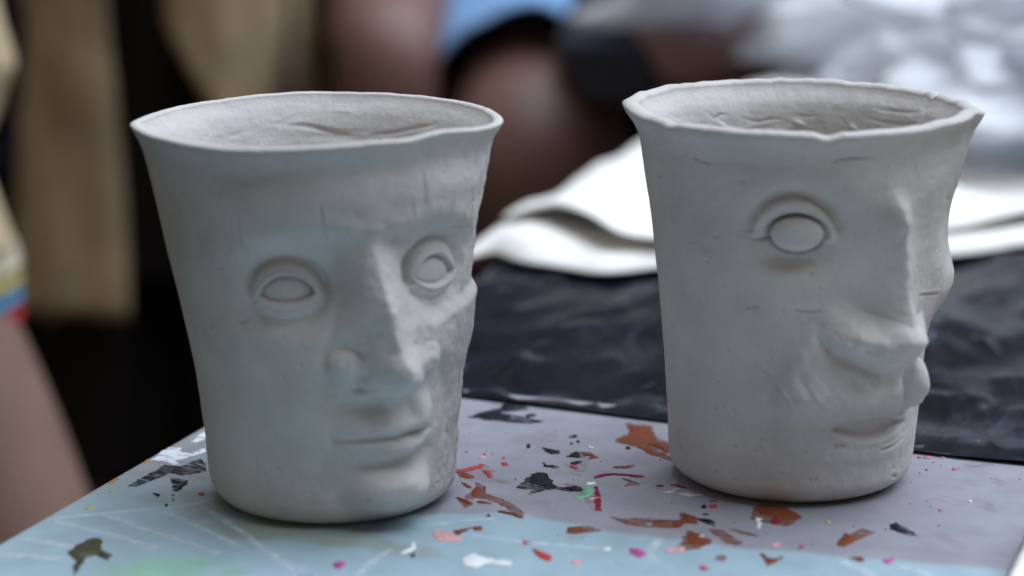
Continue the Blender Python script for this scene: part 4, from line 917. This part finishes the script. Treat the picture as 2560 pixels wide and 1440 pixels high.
beige = fabric('beige_canvas', (0.58, 0.45, 0.28)); black_f = fabric('black_cloth', (0.016, 0.013, 0.012)); navy = fabric('navy_cloth', (0.018, 0.024, 0.045)); blue_f = fabric('sky_blue_cloth', (0.27, 0.48, 0.80)); char_f = fabric('charcoal_cloth', (0.075, 0.09, 0.125))

# person in open beige jacket and black shorts
def pose_a(J):
    for q, sd in (('l', -1), ('r', 1)):
        for k, (dx, y, z) in {'elbow': (.088, 1.27, .085), 'wrist': (.03, 1.345, .03), 'palm': (.01, 1.355, .0)}.items():
            J[k + q] = (-.268 + sd * dx, y, z, *J[k + q][3:5])
        for f in range(4): J['finger%d%s' % (f, q)] = (-.268 - sd * .006, 1.345 + f * .014, -.045, .008, .008); J['tip%d%s' % (f, q)] = (-.268 - sd * .008, 1.345 + f * .013, -.08, .007, .007)
        J['thumb' + q] = (-.268 + sd * .02, 1.335, -.02, .009, .009); J['thumbtip' + q] = (-.268 + sd * .018, 1.325, -.05, .0075, .0075)
pa, J = figure(-.268, 1.22, 1.30, 0.0, skin_a, 'person in open beige jacket and black shorts standing behind the left cup', pose_a, 0.72)
hair(J, hair_m, pa, 1.30)
ax, ay_ = -.268, 1.22
garment('shirt', [(ax, ay_, .28, .085, .07), (ax, ay_, .12, .105, .082), (ax, ay_, -.05, .098, .078), (ax, ay_, -.20, .105, .082)], black_f, pa, 2, .004)
garment('jacket', [(ax + .004, ay_, .30, .095, .085, -92, 255), (ax + .002, ay_, .12, .112, .098, -92, 253), (ax, ay_, -.0, .114, .096, -86, 250), (ax, ay_, -.08, .116, .098, -66, 250), (ax - .002, ay_, -.226, .124, .106, -52, 257)], beige, pa, 5, .018, a0=-74, a1=254)
for q, sd in (('l', -1), ('r', 1)):
    s_, e_, w_ = J['shoulder' + q], J['elbow' + q], J['wrist' + q]
    garment('sleeve', [(s_[0] - sd * .012, s_[1], s_[2] + .02, .048, .05), (s_[0] + sd * .01, s_[1], s_[2] - .05, .05, .05), (e_[0], e_[1], e_[2], .042, .044), (w_[0], w_[1], w_[2] + .05, .036, .038)], beige, pa, 7, .006)
    t_, k_ = J['thigh' + q], J['knee' + q]
    garment('shorts_leg', [(ax + sd * .046, ay_, -.18, .056, .070), (ax + sd * .050, ay_, -.26, .060, .074), (ax + sd * .052, ay_ - .004, -.366, .060, .074)], black_f, pa, 8, .005)

# person at the left edge: beige top, shorts with a striped hem, bare leg beside the table
def pose_b(J):
    for q, sd in (('l', -1), ('r', 1)):
        for k, (dx, y, z) in {'shoulder': (.14, .56, .555), 'elbow': (.13, .66, .28), 'wrist': (.03, .70, .12), 'palm': (.01, .71, .08)}.items():
            J[k + q] = (-.425 + sd * dx, y, z, *J[k + q][3:5])
        for f in range(4): J['finger%d%s' % (f, q)] = (-.425 - sd * .006, .70 + f * .015, .03, .010, .010); J['tip%d%s' % (f, q)] = (-.425 - sd * .008, .70 + f * .014, -.01, .0085, .0085)
        J['thumb' + q] = (-.425 + sd * .024, .69, .06, .011, .011); J['thumbtip' + q] = (-.425 + sd * .02, .68, .02, .009, .009)
    J['hipr'] = (-.395, .56, .02, .078, .078); J['thighr'] = (-.312, .54, -.14, .076, .076); J['kneer'] = (-.245, .52, -.30, .062, .062); J['calfr'] = (-.242, .54, -.43, .056, .056); J['ankler'] = (-.242, .55, -.68, .036, .036); J['toer'] = (-.255, .41, -.728, .032, .02)
pb, J = figure(-.425, .56, 1.62, 0.0, skin_a, 'person in beige top and striped-hem shorts, bare leg beside the table corner', pose_b)
hair(J, hair_m, pb, 1.62)
bx_, by_ = -.425, .56
garment('top', [(bx_, by_, .50, .12, .09), (bx_, by_, .30, .150, .115), (bx_, by_, .14, .142, .11), (bx_, by_, .045, .158, .12), (bx_, by_, .005, .140, .11)], beige, pb, 11, .008)
hip = garment('shorts', [(bx_, by_, .06, .128, .105), (bx_, by_, .0, .140, .112), (bx_, by_, -.035, .148, .116)], beige, pb, 12, .004)
cols = [('cream_stripe', (.55, .50, .38)), ('yellow_stripe', (.48, .40, .14)), ('sky_stripe', (.10, .26, .46)), ('red_stripe', (.42, .035, .03))]
for q, sd in (('l', -1), ('r', 1)):
    z = -.050; cx_ = -.347 if sd > 0 else bx_ - .09
    garment('shorts_leg', [(cx_ - .035 * sd, by_, .05, .072, .09), (cx_ - .012 * sd, by_, .0, .074, .09), (cx_, by_, z + .001, .079, .09)], beige, hip, 14, .003)
    for cn, cc in cols:
        garment('striped_band', [(cx_, by_, z, .080, .090), (cx_ + sd * .002, by_, z - .0092, .081, .091)], fabric(cn, cc), hip, 13, .002, n=48); z -= .0095

# person in blue shorts, sitting on a low wall
lw = box('low_wall', -.42, .30, 1.27, 1.52, GROUND_Z, -.118, wm, None, 0.01); tag(lw, kind='structure')
def tube(name, path, m, parent, seed=1, fold=0.004, n=48):
    """sleeve round a limb: path of (x, y, z, radius)"""
    P = np.array(path, float); L = len(P); t = np.linspace(0, L - 1, 10 * (L - 1) + 1)
    C_ = np.stack([np.interp(t, np.arange(L), P[:, c]) for c in range(4)], 1)
    T = np.gradient(C_[:, :3], axis=0); T /= np.linalg.norm(T, axis=1)[:, None]
    S_ = np.cross(T, np.array([0.13, 0.05, 1.0]) if abs(T[0, 2]) < .8 else np.array([0, 1.0, .1])); S_ /= np.linalg.norm(S_, axis=1)[:, None]; W_ = np.cross(T, S_)
    th = np.linspace(0, 2 * math.pi, n, endpoint=False)
    rr_ = C_[:, 3][:, None] + fold * (fbm(np.cos(th)[None] * 2 + t[:, None] * .3 + seed, np.sin(th)[None] * 2 + t[:, None] * .5, seed, 3) * 1.5)
    V = C_[:, None, :3] + rr_[..., None] * (np.cos(th)[None, :, None] * S_[:, None] + np.sin(th)[None, :, None] * W_[:, None])
    o = link_mesh(name, np_mesh(name, V.reshape(-1, 3), grid_quads(len(t), n, True)), m, parent)
    so = o.modifiers.new('thickness', 'SOLIDIFY'); so.thickness = 0.003; so.offset = 0
    return o
def pose_c(J):
    for k, (x, y, z, r) in {'pelvis': (-.035, 1.40, -.02, .12), 'belly': (-.035, 1.42, .10, .115), 'chest': (-.035, 1.43, .30, .13), 'neck': (-.035, 1.43, .50, .055), 'chin': (-.035, 1.41, .57, .068), 'head': (-.035, 1.42, .67, .085), 'crown': (-.035, 1.43, .75, .05),
                            'hipl': (-.10, 1.36, -.01, .08), 'thighl': (-.094, 1.20, .0, .058), 'kneel': (-.090, 1.05, -.005, .040), 'calfl': (-.090, 1.07, -.16, .040), 'anklel': (-.094, 1.10, -.42, .035), 'toel': (-.094, .98, -.46, .03),
                            'hipr': (.02, 1.36, -.03, .09), 'thighr': (.018, 1.18, -.055, .080), 'kneer': (.018, 1.00, -.082, .068), 'calfr': (.030, 1.03, -.20, .062), 'ankler': (.034, 1.06, -.46, .038), 'toer': (.04, .93, -.50, .03),
                            'shoulderl': (-.20, 1.43, .42, .055), 'elbowl': (-.27, 1.44, .16, .042), 'wristl': (-.22, 1.33, .04, .03), 'palml': (-.19, 1.28, .04, .03), 'shoulderr': (.13, 1.43, .42, .055), 'elbowr': (.19, 1.44, .16, .042), 'wristr': (.12, 1.33, .07, .03), 'palmr': (.09, 1.29, .07, .03)}.items():
        J[k] = (x, y, z, r, r * (.82 if k in ('pelvis', 'belly', 'chest') else 1))
    for q, sd in (('l', 1), ('r', -1)):
        x, y, z = J['palm' + q][:3]
        for f in range(4): J['finger%d%s' % (f, q)] = (x + sd * (.02 + .008 * f), y - .045 + .012 * f, z, .009, .009); J['tip%d%s' % (f, q)] = (x + sd * (.03 + .012 * f), y - .075 + .014 * f, z - .008, .008, .008)
        J['thumb' + q] = (x - sd * .005, y - .035, z + .005, .010, .010); J['thumbtip' + q] = (x - sd * .004, y - .06, z, .009, .009)
pc, J = figure(-.035, 1.27, 1.68, 0.0, skin_c, 'person in sky-blue shorts with bare brown knees sitting between the two cups', pose_c)
hair(J, hair_m, pc, 1.68)
tube('shorts_leg', [(.02, 1.40, -.02, .108), (.019, 1.24, -.044, .098), (.018, 1.06, -.060, .083)], blue_f, pc, 21, .005)
tube('shorts_leg', [(-.10, 1.40, .0, .10), (-.10, 1.26, .004, .092)], blue_f, pc, 22, .005)
garment('shorts', [(-.035, 1.40, .10, .15, .12), (-.035, 1.40, .0, .16, .125), (-.035, 1.40, -.10, .165, .125)], blue_f, pc, 24, .004)
garment('shirt', [(-.035, 1.43, .49, .09, .08), (-.035, 1.43, .38, .165, .12), (-.035, 1.42, .22, .15, .115), (-.035, 1.41, .07, .165, .13)], fabric('grey_shirt', (.2, .2, .22)), pc, 23, .006)

# person in charcoal sleeves leaning on the cloth
def pose_d(J):
    for k, v in {'shoulderl': (.235, 1.36, .215, .04), 'elbowl': (.097, 1.02, -.005, .046), 'wristl': (.150, .93, .012, .027), 'palml': (.178, .885, .022, .030)}.items(): J[k] = (*v, v[3])
    for f in range(4):
        J['finger%dl' % f] = (.192 + .012 * f, .846 + .010 * f, .024, .0105, .0105); J['tip%dl' % f] = (.190 + .014 * f, .806 + .012 * f, .020, .009, .009)
    J['thumbl'] = (.158, .858, .026, .011, .011); J['thumbtipl'] = (.157, .828, .022, .009, .009)
pd_, J = figure(.34, 1.42, 1.22, 0.0, skin_d, 'person in charcoal top leaning one hand on the cloth behind the plastic bag', pose_d)
hair(J, hair_m, pd_, 1.22)
garment('top', [(.34, 1.42, .245, .07, .07), (.34, 1.42, .14, .125, .095), (.34, 1.42, .0, .11, .085), (.34, 1.42, -.12, .115, .09)], char_f, pd_, 31, .006)
garment('trousers', [(.34, 1.42, -.10, .115, .09), (.34, 1.42, -.2, .12, .09), (.34, 1.42, -.4, .115, .085), (.34, 1.42, -.71, .11, .07)], navy, pd_, 32, .006)
garment('sleeve', [(.245, 1.37, .24, .055, .06), (.19, 1.25, .17, .058, .06), (.13, 1.10, .07, .062, .066), (.104, 1.03, .0, .066, .07), (.106, 1.01, -.035, .05, .05)], char_f, pd_, 33, .006)
garment('sleeve', [(J['shoulderr'][0], J['shoulderr'][1], J['shoulderr'][2] + .03, .06, .06), (J['elbowr'][0], J['elbowr'][1], J['elbowr'][2], .05, .05)], char_f, pd_, 34, .005)
